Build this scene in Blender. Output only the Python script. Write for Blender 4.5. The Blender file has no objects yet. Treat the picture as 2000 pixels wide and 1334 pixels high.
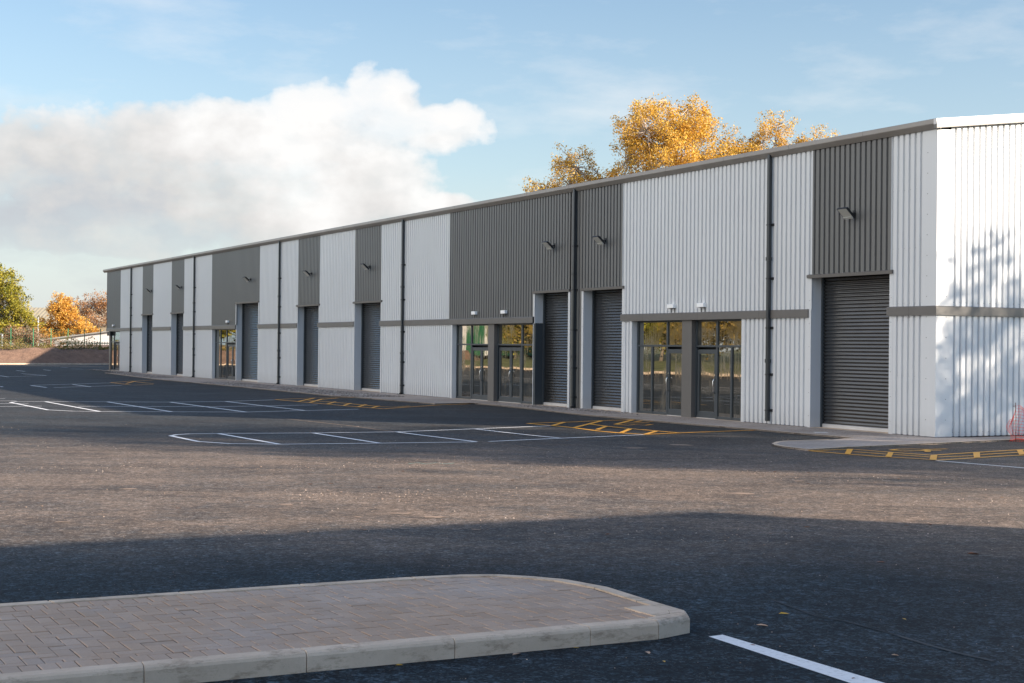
import bpy, bmesh, math, random
import numpy as np
from mathutils import Vector, Matrix
random.seed(7); rng=np.random.default_rng(11)
sc=bpy.context.scene
R_=math.radians
# ------------------------------------------------------------------ frame of the place (metres)
D1=(-0.4692364,0.8830726); OUT=(-0.8830726,-0.4692364); COR=(10.23709,35.85)
ANG=math.atan2(D1[1],D1[0])
CAMZ=2.13
def gh(y): return .27*max(0,min(1.3,(36-y)/27))        # the yard falls gently to the building
def sw(s,w): return (COR[0]+s*D1[0]+w*OUT[0], COR[1]+s*D1[1]+w*OUT[1])
def tosw(x,y):
    a,b=x-COR[0],y-COR[1]
    return a*D1[0]+b*D1[1], a*OUT[0]+b*OUT[1]
SUN_AZ=(.93,-.365); SUN_EL=18.8
# ------------------------------------------------------------------ helpers
def props(o,label=None,cat=None,group=None,kind=None):
    if label: o['label']=label
    if cat: o['category']=cat
    if group: o['group']=group
    if kind: o['kind']=kind
    return o
def empty(name,loc=(0,0,0),rz=0,label=None,cat=None,group=None,parent=None):
    o=bpy.data.objects.new(name,None); sc.collection.objects.link(o)
    o.location=loc; o.rotation_euler=(0,0,rz); o.empty_display_size=.3
    if parent: o.parent=parent
    return props(o,label,cat,group)
class MB:
    def __init__(s): s.v=[];s.f=[];s.m=[]
    def add(s,vs,fs,mi=0):
        n=len(s.v); s.v+= [tuple(map(float,p)) for p in vs]
        for f in fs: s.f.append(tuple(i+n for i in f)); s.m.append(mi)
        return s
    def box(s,x0,x1,y0,y1,z0,z1,mi=0):
        vs=[(x0,y0,z0),(x1,y0,z0),(x1,y1,z0),(x0,y1,z0),(x0,y0,z1),(x1,y0,z1),(x1,y1,z1),(x0,y1,z1)]
        return s.add(vs,[(0,3,2,1),(4,5,6,7),(0,1,5,4),(1,2,6,5),(2,3,7,6),(3,0,4,7)],mi)
    def bar(s,a,b,r,mi=0,n=6,r2=None):
        a=Vector(a);b=Vector(b);d=(b-a)
        if d.length<1e-6: return s
        d.normalize(); u=d.orthogonal().normalized(); w=d.cross(u); r2=r if r2 is None else r2
        vs=[a+(u*math.cos(t)+w*math.sin(t))*r for t in [2*math.pi*k/n for k in range(n)]]+[b+(u*math.cos(t)+w*math.sin(t))*r2 for t in [2*math.pi*k/n for k in range(n)]]
        fs=[(k,(k+1)%n,n+(k+1)%n,n+k) for k in range(n)]+[tuple(range(n))[::-1],tuple(range(n,2*n))]
        return s.add(vs,fs,mi)
    def tube(s,pts,rs,mi=0,n=6):
        P=[Vector(p) for p in pts]; N=len(P); vs=[];fs=[]
        for i,p in enumerate(P):
            d=(P[min(i+1,N-1)]-P[max(i-1,0)]).normalized()
            ref=Vector((0,0,1)) if abs(d.z)<.9 else Vector((1,0,0))
            u=d.cross(ref).normalized(); w=d.cross(u)
            r=rs[i] if hasattr(rs,'__len__') else rs
            for k in range(n):
                t=2*math.pi*k/n; vs.append(p+(u*math.cos(t)+w*math.sin(t))*r)
        for i in range(N-1):
            for k in range(n): fs.append((i*n+k,i*n+(k+1)%n,(i+1)*n+(k+1)%n,(i+1)*n+k))
        fs.append(tuple(range(n))[::-1]); fs.append(tuple(range((N-1)*n,N*n)))
        return s.add(vs,fs,mi)
    def extrude(s,prof,axis,a,b,mi=0,close=True):
        """prof: list of (p,q); axis 's' -> (x=a..b,y=p,z=q); axis 'w' -> (x=p,y=a..b,z=q); axis 'z' -> (x=p,y=q,z=a..b)"""
        n=len(prof)
        if axis=='s': f=lambda t:[(t,p,q) for p,q in prof]
        elif axis=='w': f=lambda t:[(p,t,q) for p,q in prof]
        else: f=lambda t:[(p,q,t) for p,q in prof]
        vs=f(a)+f(b); m=n if close else n-1
        fs=[(k,(k+1)%n,n+(k+1)%n,n+k) for k in range(m)]
        if close: fs+=[tuple(range(n))[::-1],tuple(range(n,2*n))]
        return s.add(vs,fs,mi)
    def build(s,name,mats,parent=None,smooth=False,bevel=0,recalc=True,loc=None,rz=None):
        me=bpy.data.meshes.new(name); me.from_pydata(s.v,[],s.f); 
        if not isinstance(mats,(list,tuple)): mats=[mats]
        for m in mats: me.materials.append(m)
        if len(mats)>1: me.polygons.foreach_set('material_index',s.m)
        if recalc:
            bm=bmesh.new(); bm.from_mesh(me); bmesh.ops.recalc_face_normals(bm,faces=bm.faces); bm.to_mesh(me); bm.free()
        if smooth: me.polygons.foreach_set('use_smooth',[True]*len(me.polygons))
        me.update()
        o=bpy.data.objects.new(name,me); sc.collection.objects.link(o)
        if parent: o.parent=parent
        if loc: o.location=loc
        if rz is not None: o.rotation_euler=(0,0,rz)
        if bevel:
            b=o.modifiers.new('bevel','BEVEL'); b.width=bevel; b.segments=2; b.limit_method='ANGLE'; b.angle_limit=R_(40)
        return o
# ------------------------------------------------------------------ materials
class NT:
    def __init__(s,nt): s.nt=nt
    def n(s,t,**k):
        o=s.nt.nodes.new(t)
        for a,b in k.items():
            if a=='inp':
                for i,v in b.items(): s.set(o,i,v)
            else: setattr(o,a,b)
        return o
    def set(s,node,i,v):
        if isinstance(v,bpy.types.NodeSocket): s.nt.links.new(v,node.inputs[i])
        else: node.inputs[i].default_value=v
    def math(s,op,a,b=0.,clamp=False):
        o=s.nt.nodes.new('ShaderNodeMath'); o.operation=op; o.use_clamp=clamp
        s.set(o,0,a); s.set(o,1,b); return o.outputs[0]
    def mix(s,f,a,b,blend='MIX'):
        o=s.nt.nodes.new('ShaderNodeMix'); o.data_type='RGBA'; o.blend_type=blend
        s.set(o,0,f)
        for i,v in ((6,a),(7,b)):
            if isinstance(v,tuple) and len(v)==3: v=v+(1,)
            s.set(o,i,v)
        return o.outputs[2]
    def ramp(s,f,stops,interp='LINEAR'):
        o=s.nt.nodes.new('ShaderNodeValToRGB'); s.set(o,0,f); cr=o.color_ramp; cr.interpolation=interp
        while len(cr.elements)<len(stops): cr.elements.new(.5)
        for e,(p,c) in zip(cr.elements,stops):
            e.position=p; e.color=(c,c,c,1) if not hasattr(c,'__len__') else tuple(c)+(1,)
        return o.outputs[0]
    def noise(s,vec,scale,detail=3,rough=.55,dist=0.,out=0):
        o=s.nt.nodes.new('ShaderNodeTexNoise'); s.set(o,'Vector',vec) if vec is not None else None
        s.set(o,'Scale',scale);s.set(o,'Detail',detail);s.set(o,'Roughness',rough);s.set(o,'Distortion',dist)
        return o.outputs[out]
    def map(s,vec,scale=(1,1,1),rot=(0,0,0),loc=(0,0,0)):
        o=s.nt.nodes.new('ShaderNodeMapping'); s.set(o,0,vec); o.inputs['Scale'].default_value=scale; o.inputs['Rotation'].default_value=rot; o.inputs['Location'].default_value=loc
        return o.outputs[0]
def newmat(name):
    m=bpy.data.materials.new(name); m.use_nodes=True; nt=m.node_tree
    b=nt.nodes['Principled BSDF']; T=NT(nt)
    pos=T.n('ShaderNodeNewGeometry').outputs['Position']
    return m,T,b,pos
def bump(T,b,h,strength=.3,dist=.01):
    o=T.n('ShaderNodeBump'); T.set(o,'Height',h); o.inputs['Strength'].default_value=strength; o.inputs['Distance'].default_value=dist
    T.nt.links.new(o.outputs[0],b.inputs['Normal'])
def simple(name,col,rough=.5,metal=0,var=.12,scale=1.5,spec=.5,bmp=0,bscale=60,dirt=None):
    m,T,b,pos=newmat(name)
    f=T.noise(pos,scale,4,.6)
    lo=tuple(c*(1-var) for c in col); hi=tuple(min(1,c*(1+var)) for c in col)
    c=T.mix(T.ramp(f,[(.3,0.),(.7,1.)]),lo,hi)
    if dirt: c=T.mix(T.ramp(T.noise(T.map(pos,(3,3,.6)),1.2,5,.65),[(.5,0.),(.75,.6)]),c,dirt)
    T.set(b,'Base Color',c); b.inputs['Roughness'].default_value=rough; b.inputs['Metallic'].default_value=metal
    b.inputs['Specular IOR Level'].default_value=spec
    if bmp: bump(T,b,T.noise(pos,bscale,3,.6),bmp,.004)
    return m
M={}
def clad(name,col,rough=.38,spec=.5):
    m,T,b,pos=newmat(name)
    # coated steel: faint sheet-to-sheet tone shifts, rain-washed streaks, dust splash at the foot
    tc=T.n('ShaderNodeTexCoord').outputs['Object']
    big=T.noise(tc,.35,2,.5); st=T.noise(T.map(tc,(7,7,.25)),1.,4,.6)
    f=T.math('ADD',T.math('MULTIPLY',big,.5),T.math('MULTIPLY',st,.5))
    c=T.mix(T.ramp(f,[(.35,0.),(.65,1.)]),tuple(x*.97 for x in col),tuple(min(1,x*1.03) for x in col))
    sep=T.n('ShaderNodeSeparateXYZ'); T.set(sep,0,tc)
    foot=T.math('MULTIPLY',T.math('SUBTRACT',1.,T.math('MULTIPLY',sep.outputs[2],1.6),True),T.noise(tc,5.,4,.7),True)
    c=T.mix(T.math('MULTIPLY',foot,.35),c,(.20,.155,.12))
    T.set(b,'Base Color',c); T.set(b,'Roughness',T.math('ADD',T.math('MULTIPLY',st,.15),rough-.07)); b.inputs['Specular IOR Level'].default_value=spec
    bump(T,b,T.noise(tc,2.,2,.5),.05,.006)
    return m
M['light']=clad('light_grey_steel',(.645,.657,.665))
M['dark']=clad('anthracite_steel',(.138,.136,.13),.42)
M['trim']=simple('brown_grey_trim',(.13,.12,.11),.42,var=.06)
M['eave']=simple('grey_eaves_trim',(.30,.275,.25),.4,var=.06)
M['cap']=simple('pale_verge_cap',(.62,.60,.58),.4,var=.04)
M['pipe']=simple('black_pipe',(.035,.040,.043),.35,var=.15)
M['black']=simple('black_plastic',(.02,.02,.022),.5)
M['frame']=simple('slate_grey_frame',(.052,.062,.070),.35,var=.05)
M['alu']=simple('galvanised_rail',(.62,.61,.60),.35,.3,var=.08)
M['chrome']=simple('steel_handle',(.75,.74,.72),.22,1.)
M['white']=simple('white_plastic',(.93,.93,.92),.4,var=.03)
M['lens']=simple('floodlight_glass',(.50,.50,.46),.25,var=.05)
M['screw']=simple('screw_head',(.16,.16,.16),.5)
M['slat']=simple('anthracite_slat',(.105,.105,.105),.24,.85,var=.08,spec=.6)
M['green']=simple('green_powder_coat',(.02,.16,.07),.4)
M['post']=simple('galvanised_post',(.5,.5,.5),.4,.4)
M['roof']=simple('grey_roof_sheet',(.3,.3,.3),.45)
M['orange']=simple('orange_netting',(.85,.10,.07),.5)
M['rust']=simple('rusty_pin',(.10,.045,.03),.8)
M['plinth']=simple('black_plinth',(.03,.03,.032),.8)
M['shed_white']=simple('white_shed_cladding',(.60,.58,.56),.5,var=.05)
M['shed_roof']=simple('cream_roof_sheet',(.33,.28,.19),.5,var=.08,scale=.4)
M['shed_grey']=simple('grey_shed_cladding',(.27,.26,.24),.5)
M['bark']=simple('bark',(.16,.13,.10),.9,var=.35,scale=6,bmp=.5,bscale=30)
M['palebark']=simple('pale_bark',(.34,.28,.23),.9,var=.25,scale=6)
M['gabl']=simple('brick_wall',(.28,.2,.16),.8,var=.2)
# glass: strongly reflecting solar pane with dried rain streaks
def glassmat():
    m,T,b,pos=newmat('solar_glass'); nt=m.node_tree
    tc=T.n('ShaderNodeTexCoord').outputs['Object']
    st=T.noise(T.map(tc,(14,14,1.1)),1.,6,.7); big=T.noise(tc,1.1,3,.6)
    streak=T.ramp(T.math('ADD',T.math('MULTIPLY',st,.6),T.math('MULTIPLY',big,.5)),[(.53,0.),(.74,1.)])
    b.inputs['Roughness'].default_value=.9; T.set(b,'Base Color',T.mix(streak,(.012,.013,.012),(.15,.145,.125)))
    b.inputs['Specular IOR Level'].default_value=0
    g=T.n('ShaderNodeBsdfGlossy'); g.inputs['Color'].default_value=(.80,.76,.68,1)
    T.set(g,'Roughness',T.math('MULTIPLY',streak,.22))
    o=T.n('ShaderNodeBump'); T.set(o,'Height',T.noise(tc,.9,1,.4)); o.inputs['Strength'].default_value=.10; o.inputs['Distance'].default_value=.02
    nt.links.new(o.outputs[0],g.inputs['Normal'])
    lw=T.n('ShaderNodeFresnel'); lw.inputs[0].default_value=2.1
    fac=T.math('ADD',T.math('MULTIPLY',lw.outputs[0],1.0),.34,True)
    fac=T.math('MULTIPLY',fac,T.math('SUBTRACT',1.,T.math('MULTIPLY',streak,.35)))
    mx=T.n('ShaderNodeMixShader'); T.set(mx,0,fac); nt.links.new(b.outputs[0],mx.inputs[1]); nt.links.new(g.outputs[0],mx.inputs[2])
    nt.links.new(mx.outputs[0],nt.nodes['Material Output'].inputs[0]); return m
M['glass']=glassmat()
def asphalt():
    m,T,b,pos=newmat('new_asphalt')
    grain=T.math('ADD',T.math('MULTIPLY',T.noise(pos,22.,4,.75),.55),T.math('MULTIPLY',T.noise(pos,70.,2,.7),.45)); fine=T.noise(pos,120.,2,.6)
    big=T.noise(T.map(pos,(.35,.45,1)),1.,6,.65,.6)
    mid=T.noise(pos,.9,5,.65,.3)
    base=T.mix(T.ramp(big,[(.38,0.),(.62,1.)]),(.008,.014,.019),(.023,.035,.043))
    base=T.mix(T.ramp(mid,[(.35,0.),(.7,.5)]),base,(.032,.040,.045))
    v1=T.n('ShaderNodeTexVoronoi'); T.set(v1,'Vector',pos); v1.inputs['Scale'].default_value=70.
    v2=T.n('ShaderNodeTexVoronoi'); T.set(v2,'Vector',pos); v2.inputs['Scale'].default_value=30.
    s1=T.n('ShaderNodeSeparateColor'); T.set(s1,0,v1.outputs['Color']); s2=T.n('ShaderNodeSeparateColor'); T.set(s2,0,v2.outputs['Color'])
    agg=T.mix(.5,T.ramp(s1.outputs[0],[(0.,.02),(.5,.10),(.8,.30),(1.,1.)]),T.ramp(s2.outputs[0],[(0.,.04),(.5,.12),(.82,.25),(1.,.85)]))
    patch=T.ramp(T.noise(pos,6.5,4,.7),[(.38,.62),(.62,1.45)])
    base=T.mix(1.,base,T.mix(1.,T.mix(1.,agg,(3.7,3.9,4.0),'MULTIPLY'),patch,'MULTIPLY'),'MULTIPLY')
    # tan grit trodden over the yard, in drifts along the roller's passes
    roll=T.map(pos,(.40,.75,1),(0,0,R_(-24)))
    d1=T.noise(roll,.8,9,.74,.6); d2=T.noise(pos,7.,7,.8)
    dust=T.math('MULTIPLY',T.ramp(d1,[(.26,.15),(.66,1.)]),T.ramp(d2,[(.30,.25),(.62,1.)]))
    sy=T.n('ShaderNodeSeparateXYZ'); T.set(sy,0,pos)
    far=T.ramp(T.math('MULTIPLY',T.math('ADD',sy.outputs[1],T.math('MULTIPLY',T.noise(pos,.25,2,.5),5.)),.025),[(.36,.03),(.47,1.),(.74,.9),(.98,.22)])  # foreground shade deepened in the colour by thinner dust; thins near the building too
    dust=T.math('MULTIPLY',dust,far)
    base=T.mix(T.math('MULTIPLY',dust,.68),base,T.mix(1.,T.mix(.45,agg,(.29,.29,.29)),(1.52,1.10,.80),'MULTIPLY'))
    sp=T.n('ShaderNodeTexVoronoi'); T.set(sp,'Vector',pos); sp.inputs['Scale'].default_value=38.
    speck=T.math('MULTIPLY',T.ramp(sp.outputs['Distance'],[(.10,1.),(.2,0.)]),T.ramp(T.noise(pos,4.,3,.7),[(.46,0.),(.60,.6)]))
    base=T.mix(speck,base,(.27,.22,.18))
    T.set(b,'Base Color',base); T.set(b,'Roughness',T.math('ADD',T.math('MULTIPLY',grain,.3),.60)); b.inputs['Specular IOR Level'].default_value=.14
    bump(T,b,T.math('ADD',grain,T.math('MULTIPLY',fine,.5)),.55,.006)
    return m
def tuple_scale(T,c,k):
    return T.mix(1.,c,(k,k,k),'MULTIPLY')
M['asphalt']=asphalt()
def paint(name,col,wr=.4):
    m,T,b,pos=newmat(name)
    wear=T.ramp(T.noise(pos,26.,5,.75),[(.5,0.),(.72,wr)])
    T.set(b,'Base Color',T.mix(wear,col,(.16,.14,.12))); b.inputs['Roughness'].default_value=.6
    return m
M['ypaint']=None
M['wpaint']=paint('white_road_paint',(.78,.77,.76)); M['ypaint']=paint('yellow_road_paint',(.80,.37,.03),.2)
def pavemat():
    m,T,b,pos=newmat('brushed_paving')
    br=T.n('ShaderNodeTexBrick'); tc=T.map(pos,(1,1,1),(0,0,-ANG)); T.set(br,'Vector',tc)
    br.inputs['Scale'].default_value=1.; br.inputs['Brick Width'].default_value=.2; br.inputs['Row Height'].default_value=.1; br.inputs['Mortar Size'].default_value=.004
    br.inputs['Color1'].default_value=(.42,.355,.31,1); br.inputs['Color2'].default_value=(.36,.305,.265,1); br.inputs['Mortar'].default_value=(.22,.18,.15,1)
    c=T.mix(T.ramp(T.noise(pos,.7,5,.65),[(.35,0.),(.7,.6)]),br.outputs[0],(.19,.155,.13))
    c=T.mix(T.ramp(T.noise(pos,16.,4,.7),[(.55,0.),(.72,.7)]),c,(.19,.13,.10))
    T.set(b,'Base Color',c); b.inputs['Roughness'].default_value=.8; bump(T,b,T.noise(pos,50.,3,.6),.3,.004); return m
M['pave']=pavemat()
def kerbmat():
    m,T,b,pos=newmat('concrete_kerb')
    c=T.mix(T.ramp(T.noise(pos,2.2,5,.7),[(.32,0.),(.68,1.)]),(.50,.38,.275),(.66,.515,.385))
    c=T.mix(T.ramp(T.noise(T.map(pos,(3,3,9)),1.6,6,.75),[(.52,0.),(.66,.75)]),c,(.27,.19,.125))
    sp=T.noise(pos,90.,3,.7); c=T.mix(T.ramp(sp,[(.62,0.),(.75,.5)]),c,(.10,.09,.08))
    T.set(b,'Base Color',c); b.inputs['Roughness'].default_value=.85; bump(T,b,T.math('ADD',sp,T.noise(pos,14.,4,.6)),.35,.006); return m
M['kerb']=kerbmat()
def blockmat():
    m,T,b,pos=newmat('clay_block')
    rnd=T.n('ShaderNodeNewGeometry').outputs['Random Per Island']
    c=T.ramp(rnd,[(0.,(.365,.243,.158)),(.4,(.41,.273,.180)),(.75,(.445,.30,.20)),(1.,(.37,.258,.182))])
    c=T.mix(T.ramp(T.noise(pos,.9,5,.65),[(.45,0.),(.72,.5)]),c,(.46,.40,.36))
    c=T.mix(T.ramp(T.noise(pos,70.,3,.7),[(.5,0.),(.8,.4)]),c,(.15,.12,.10))
    T.set(b,'Base Color',c); T.set(b,'Roughness',T.math('ADD',T.math('MULTIPLY',T.noise(pos,2.,3,.6),.3),.5)); bump(T,b,T.noise(pos,90.,3,.6),.3,.003); return m
M['block']=blockmat(); M['sand']=simple('jointing_sand',(.09,.062,.046),.9,var=.3,scale=12)
def earth():
    m,T,b,pos=newmat('bare_earth')
    c=T.mix(T.ramp(T.noise(pos,1.6,7,.75),[(.3,0.),(.7,1.)]),(.095,.057,.040),(.22,.132,.09))
    c=T.mix(T.ramp(T.noise(pos,7.,5,.8),[(.55,0.),(.7,.7)]),c,(.30,.20,.14))
    T.set(b,'Base Color',c); b.inputs['Roughness'].default_value=.95; bump(T,b,T.noise(pos,2.2,6,.7),.9,.12); return m
M['earth']=earth()
M['grassland']=simple('rough_grass',(.10,.11,.035),.9,var=.4,scale=.6)
def randmat(name,stops,rough=.6,trans=0,spec=.3):
    m,T,b,pos=newmat(name); nt=m.node_tree
    rnd=T.n('ShaderNodeNewGeometry').outputs['Random Per Island']
    big=T.noise(pos,.55,3,.6)
    f=T.math('ADD',T.math('MULTIPLY',rnd,.62),T.math('MULTIPLY',T.ramp(big,[(.3,0.),(.7,1.)]),.38))
    c=T.ramp(f,stops); T.set(b,'Base Color',c); b.inputs['Roughness'].default_value=rough; b.inputs['Specular IOR Level'].default_value=spec
    if trans:
        t=T.n('ShaderNodeBsdfTranslucent'); T.set(t,0,T.mix(1.,c,(1.5,1.3,.8),'MULTIPLY'))
        mx=T.n('ShaderNodeMixShader'); mx.inputs[0].default_value=trans; nt.links.new(b.outputs[0],mx.inputs[1]); nt.links.new(t.outputs[0],mx.inputs[2]); nt.links.new(mx.outputs[0],nt.nodes['Material Output'].inputs[0])
    return m
M['lf_gold']=randmat('golden_leaves',[(0.,(.18,.15,.035)),(.25,(.40,.27,.05)),(.6,(.61,.39,.075)),(.85,(.74,.49,.12)),(1.,(.50,.25,.06))],.5,.35)
M['lf_green']=randmat('yellow_green_leaves',[(0.,(.06,.08,.012)),(.35,(.19,.19,.025)),(.7,(.36,.31,.04)),(1.,(.52,.38,.06))],.5,.3)
M['lf_orange']=randmat('orange_leaves',[(0.,(.25,.13,.04)),(.3,(.46,.24,.05)),(.65,(.62,.38,.07)),(1.,(.66,.48,.14))],.5,.35)
M['lf_pink']=randmat('faded_russet_leaves',[(0.,(.17,.085,.05)),(.4,(.32,.17,.085)),(.8,(.42,.22,.08)),(1.,(.50,.32,.07))],.6,.3)
M['lf_dull']=randmat('dull_gold_leaves',[(0.,(.06,.06,.015)),(.4,(.17,.13,.03)),(.8,(.30,.20,.05)),(1.,(.36,.24,.08))],.6,.25)
M['stone']=randmat('pale_grit',[(0.,(.16,.11,.08)),(.5,(.32,.24,.19)),(.85,(.50,.41,.34)),(1.,(.68,.62,.56))],.7)
M['gravel']=randmat('drain_gravel',[(0.,(.08,.07,.06)),(.4,(.20,.17,.15)),(.8,(.36,.33,.31)),(1.,(.50,.48,.46))],.8)
M['debris']=randmat('leaf_litter',[(0.,(.05,.02,.01)),(.5,(.14,.055,.025)),(1.,(.28,.13,.04))],.8)
M['weed']=randmat('dry_weeds',[(0.,(.06,.07,.015)),(.4,(.16,.15,.04)),(.75,(.28,.20,.08)),(1.,(.38,.30,.15))],.7,.3)
M['brush']=randmat('reddish_brush',[(0.,(.10,.06,.03)),(.4,(.22,.12,.07)),(.8,(.32,.19,.11)),(1.,(.25,.22,.05))],.7,.25)
M['blade']=randmat('verge_grass',[(0.,(.04,.06,.01)),(.6,(.11,.13,.03)),(1.,(.22,.19,.06))],.7,.2)
M['leaf_y']=simple('yellow_leaf',(.55,.32,.03),.5); M['leaf_b']=simple('brown_leaf',(.22,.085,.035),.6); M['leaf_p']=simple('pale_leaf',(.45,.30,.20),.6)
M['chalk']=simple('survey_paint',(.20,.42,.36),.7)
M['greenshed']=simple('green_shed_cladding',(.02,.11,.05),.5)
M['red']=simple('red_car_paint',(.5,.02,.02),.3)
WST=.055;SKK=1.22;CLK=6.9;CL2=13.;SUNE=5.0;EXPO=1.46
PZ=.035
# ------------------------------------------------------------------ ground
def sheet(name,poly_y_breaks,x0,x1,dz,mat,kind='structure'):
    mb=MB(); vs=[]; fs=[]
    for y in poly_y_breaks: vs+=[(x0,y,gh(y)+dz),(x1,y,gh(y)+dz)]
    for i in range(len(poly_y_breaks)-1): fs.append((2*i,2*i+1,2*i+3,2*i+2))
    return props(mb.add(vs,fs).build(name,mat),kind=kind)
sheet('ground',[-2500,-40,.9,36,3500],-3000,3000,-.06,M['grassland'])
# the yard: a sheet in building coordinates, cut at the slope breaks
def clip_y(poly,y0,y1):
    def half(p,yc,sgn):
        out=[]
        for i in range(len(p)):
            a=p[i];b=p[(i+1)%len(p)]; ia=sgn*(a[1]-yc)>=0; ib=sgn*(b[1]-yc)>=0
            if ia: out.append(a)
            if ia!=ib:
                t=(yc-a[1])/(b[1]-a[1]); out.append((a[0]+t*(b[0]-a[0]),yc))
        return out
    p=half(poly,y0,1); return half(p,y1,-1) if p else p
def ground_poly(mb,poly,dz,mi=0):
    for y0,y1 in ((-400,.9),(.9,36),(36,400)):
        p=clip_y(poly,y0,y1)
        if len(p)>=3: mb.add([(x,y,gh(y)+dz) for x,y in p],[tuple(range(len(p)))],mi)
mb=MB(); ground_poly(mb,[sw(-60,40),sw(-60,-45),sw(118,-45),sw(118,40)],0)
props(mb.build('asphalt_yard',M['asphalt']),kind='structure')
def strip(mb,pts,width,dz,step=1.2):
    P=[Vector((a,b)) for a,b in pts]; Q=[P[0]]
    for a,b in zip(P,P[1:]):
        n=max(1,int((b-a).length/step))
        for k in range(1,n+1): Q.append(a.lerp(b,k/n))
    vs=[]
    for i,p in enumerate(Q):
        d=(Q[min(i+1,len(Q)-1)]-Q[max(0,i-1)]).normalized(); n=Vector((-d.y,d.x))*width/2
        for q in (p+n,p-n): vs.append((q.x,q.y,gh(q.y)+dz))
    mb.add(vs,[(2*i,2*i+1,2*i+3,2*i+2) for i in range(len(Q)-1)])
WHITE = {
  'A_top': [(-17.59, 52.11), (-17.58, 52.79), (-16.76, 53.15), (-14.52, 53.39), (-12.35, 53.71), (-10.57, 54.77), (-9.1, 56.91)],
  'A_bot': [(-17.59, 52.11), (-14.53, 46.58), (-13.54, 45.91), (-12.72, 45.84), (-10.53, 46.11), (-8.3, 46.42), (-6.67, 47.9), (-5.08, 49.28)],
  'A_mid': [(-14.42, 49.4), (-10.0, 50.12), (-6.85, 52.47)],
  'A_x0': [(-16.62, 52.99), (-12.66, 45.75)],
  'A_x1': [(-14.5, 53.3), (-10.53, 46.08)],
  'A_x2': [(-12.35, 53.66), (-8.3, 46.42)],
  'A_x3': [(-10.57, 54.77), (-6.67, 47.9)],
  'B_top': [(-7.75, 33.8), (-7.73, 34.32), (-7.53, 34.75), (-6.91, 35.04), (-4.77, 35.75), (-2.85, 36.57), (-0.95, 38.24), (1.06, 40.09)],
  'B_bot': [(-7.75, 33.8), (-6.65, 31.58), (-5.84, 30.9), (-4.82, 30.86), (-2.8, 31.62), (-0.76, 32.49)],
  'B_bot2': [(-0.49, 32.69), (1.12, 34.36), (3.25, 36.4)],
  'B_x0': [(-6.91, 35.02), (-4.83, 30.9)],
  'B_x1': [(-4.76, 35.7), (-2.82, 31.66)],
  'B_x2': [(-2.85, 36.57), (-0.76, 32.49)],
  'B_x3': [(-0.95, 38.19), (1.13, 34.43)],
  'R_white': [(7.91, 27.61), (8.99, 25.77)],
  'joint': [(-6.43, 42.52), (-4.23, 39.13), (-2.85, 36.57), (-1.77, 34.58), (-0.69, 32.61), (0.02, 31.3), (0.83, 29.8)],
  'w0': [(-23.5, 72.58), (-21.76, 69.53)],
  'w1': [(-22.17, 75.0), (-20.24, 71.4)],
  'w2': [(-36.82, 110.33), (-35.03, 106.94)],
  'w3': [(-36.0, 114.13), (-34.56, 111.33)],
  'w4': [(-31.87, 92.48), (-30.41, 89.67)],
  'w5': [(-24.28, 70.49), (-23.87, 69.7)],
  'w6': [(-21.39, 69.39), (-19.43, 74.09)],
  'w7': [(-23.44, 72.61), (-21.21, 78.55)],
  'w8': [(-30.56, 90.05), (-29.51, 94.14)],
  'w9': [(-32.71, 99.1), (-29.51, 94.14)],
  'w10': [(-38.06, 125.31), (-37.13, 124.13)],
  'w11': [(-35.31, 118.89), (-33.9, 117.38)],
}
YELLOW = {
  'b_up': [(0.45, 41.15), (1.81, 42.24), (2.6, 43.09), (3.65, 43.84)],
  'b_low': [(0.45, 41.15), (1.1, 40.15), (1.65, 39.18), (2.22, 37.72), (2.7, 36.99), (3.29, 36.45)],
  'b_out': [(3.25, 36.38), (4.23, 37.25), (6.38, 38.85)],
  'b_in': [(2.14, 41.13), (2.61, 39.96), (3.18, 38.87), (4.19, 37.29)],
  'b_h0': [(1.52, 42.07), (1.11, 40.1)],
  'b_h1': [(2.6, 42.89), (1.69, 39.31)],
  'b_h2': [(2.56, 40.0), (2.23, 38.39)],
  'b_h3': [(3.13, 38.88), (2.76, 37.12)],
  'b_h4': [(3.74, 38.0), (3.3, 36.46)],
  'b_h5': [(3.59, 43.71), (2.87, 40.97)],
  'b_wc1': [(2.92, 40.98), (3.18, 40.56), (3.41, 40.98), (3.68, 40.66), (3.9, 41.16)],
  'b_wc2': [(3.54, 42.46), (3.8, 43.12), (4.08, 42.76)],
  'b_wc3': [(3.17, 41.7), (3.91, 42.03)],
  'a_up': [(-9.1, 57.18), (-7.84, 59.24), (-6.28, 59.98)],
  'a_low': [(-9.1, 57.18), (-7.51, 54.59), (-5.79, 51.83), (-4.26, 49.63)],
  'a_in': [(-7.8, 56.72), (-6.04, 54.1), (-4.91, 52.04), (-4.12, 51.13), (-3.57, 52.14)],
  'a_out': [(-4.26, 49.63), (-3.75, 50.9), (-2.52, 53.54), (-1.39, 54.78)],
  'a_h0': [(-7.84, 59.24), (-7.95, 55.36)],
  'a_h1': [(-7.4, 58.21), (-7.4, 54.49)],
  'a_h2': [(-6.57, 55.46), (-6.59, 53.24)],
  'a_h3': [(-5.86, 54.14), (-5.87, 51.81)],
  'a_h4': [(-5.2, 53.12), (-5.26, 51.08)],
  'a_h5': [(-4.63, 51.89), (-4.73, 50.14)],
  'a_h6': [(-6.92, 59.21), (-7.33, 57.66)],
  'c_up': [(-21.33, 79.0), (-21.14, 82.4), (-20.56, 85.28)],
  'c_low': [(-21.33, 79.0), (-19.01, 74.69), (-18.49, 76.71)],
  'c_m': [(-20.98, 82.1), (-19.43, 78.92), (-18.77, 77.87)],
  'c_h': [(-20.83, 82.17), (-20.16, 77.65)],
}
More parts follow.
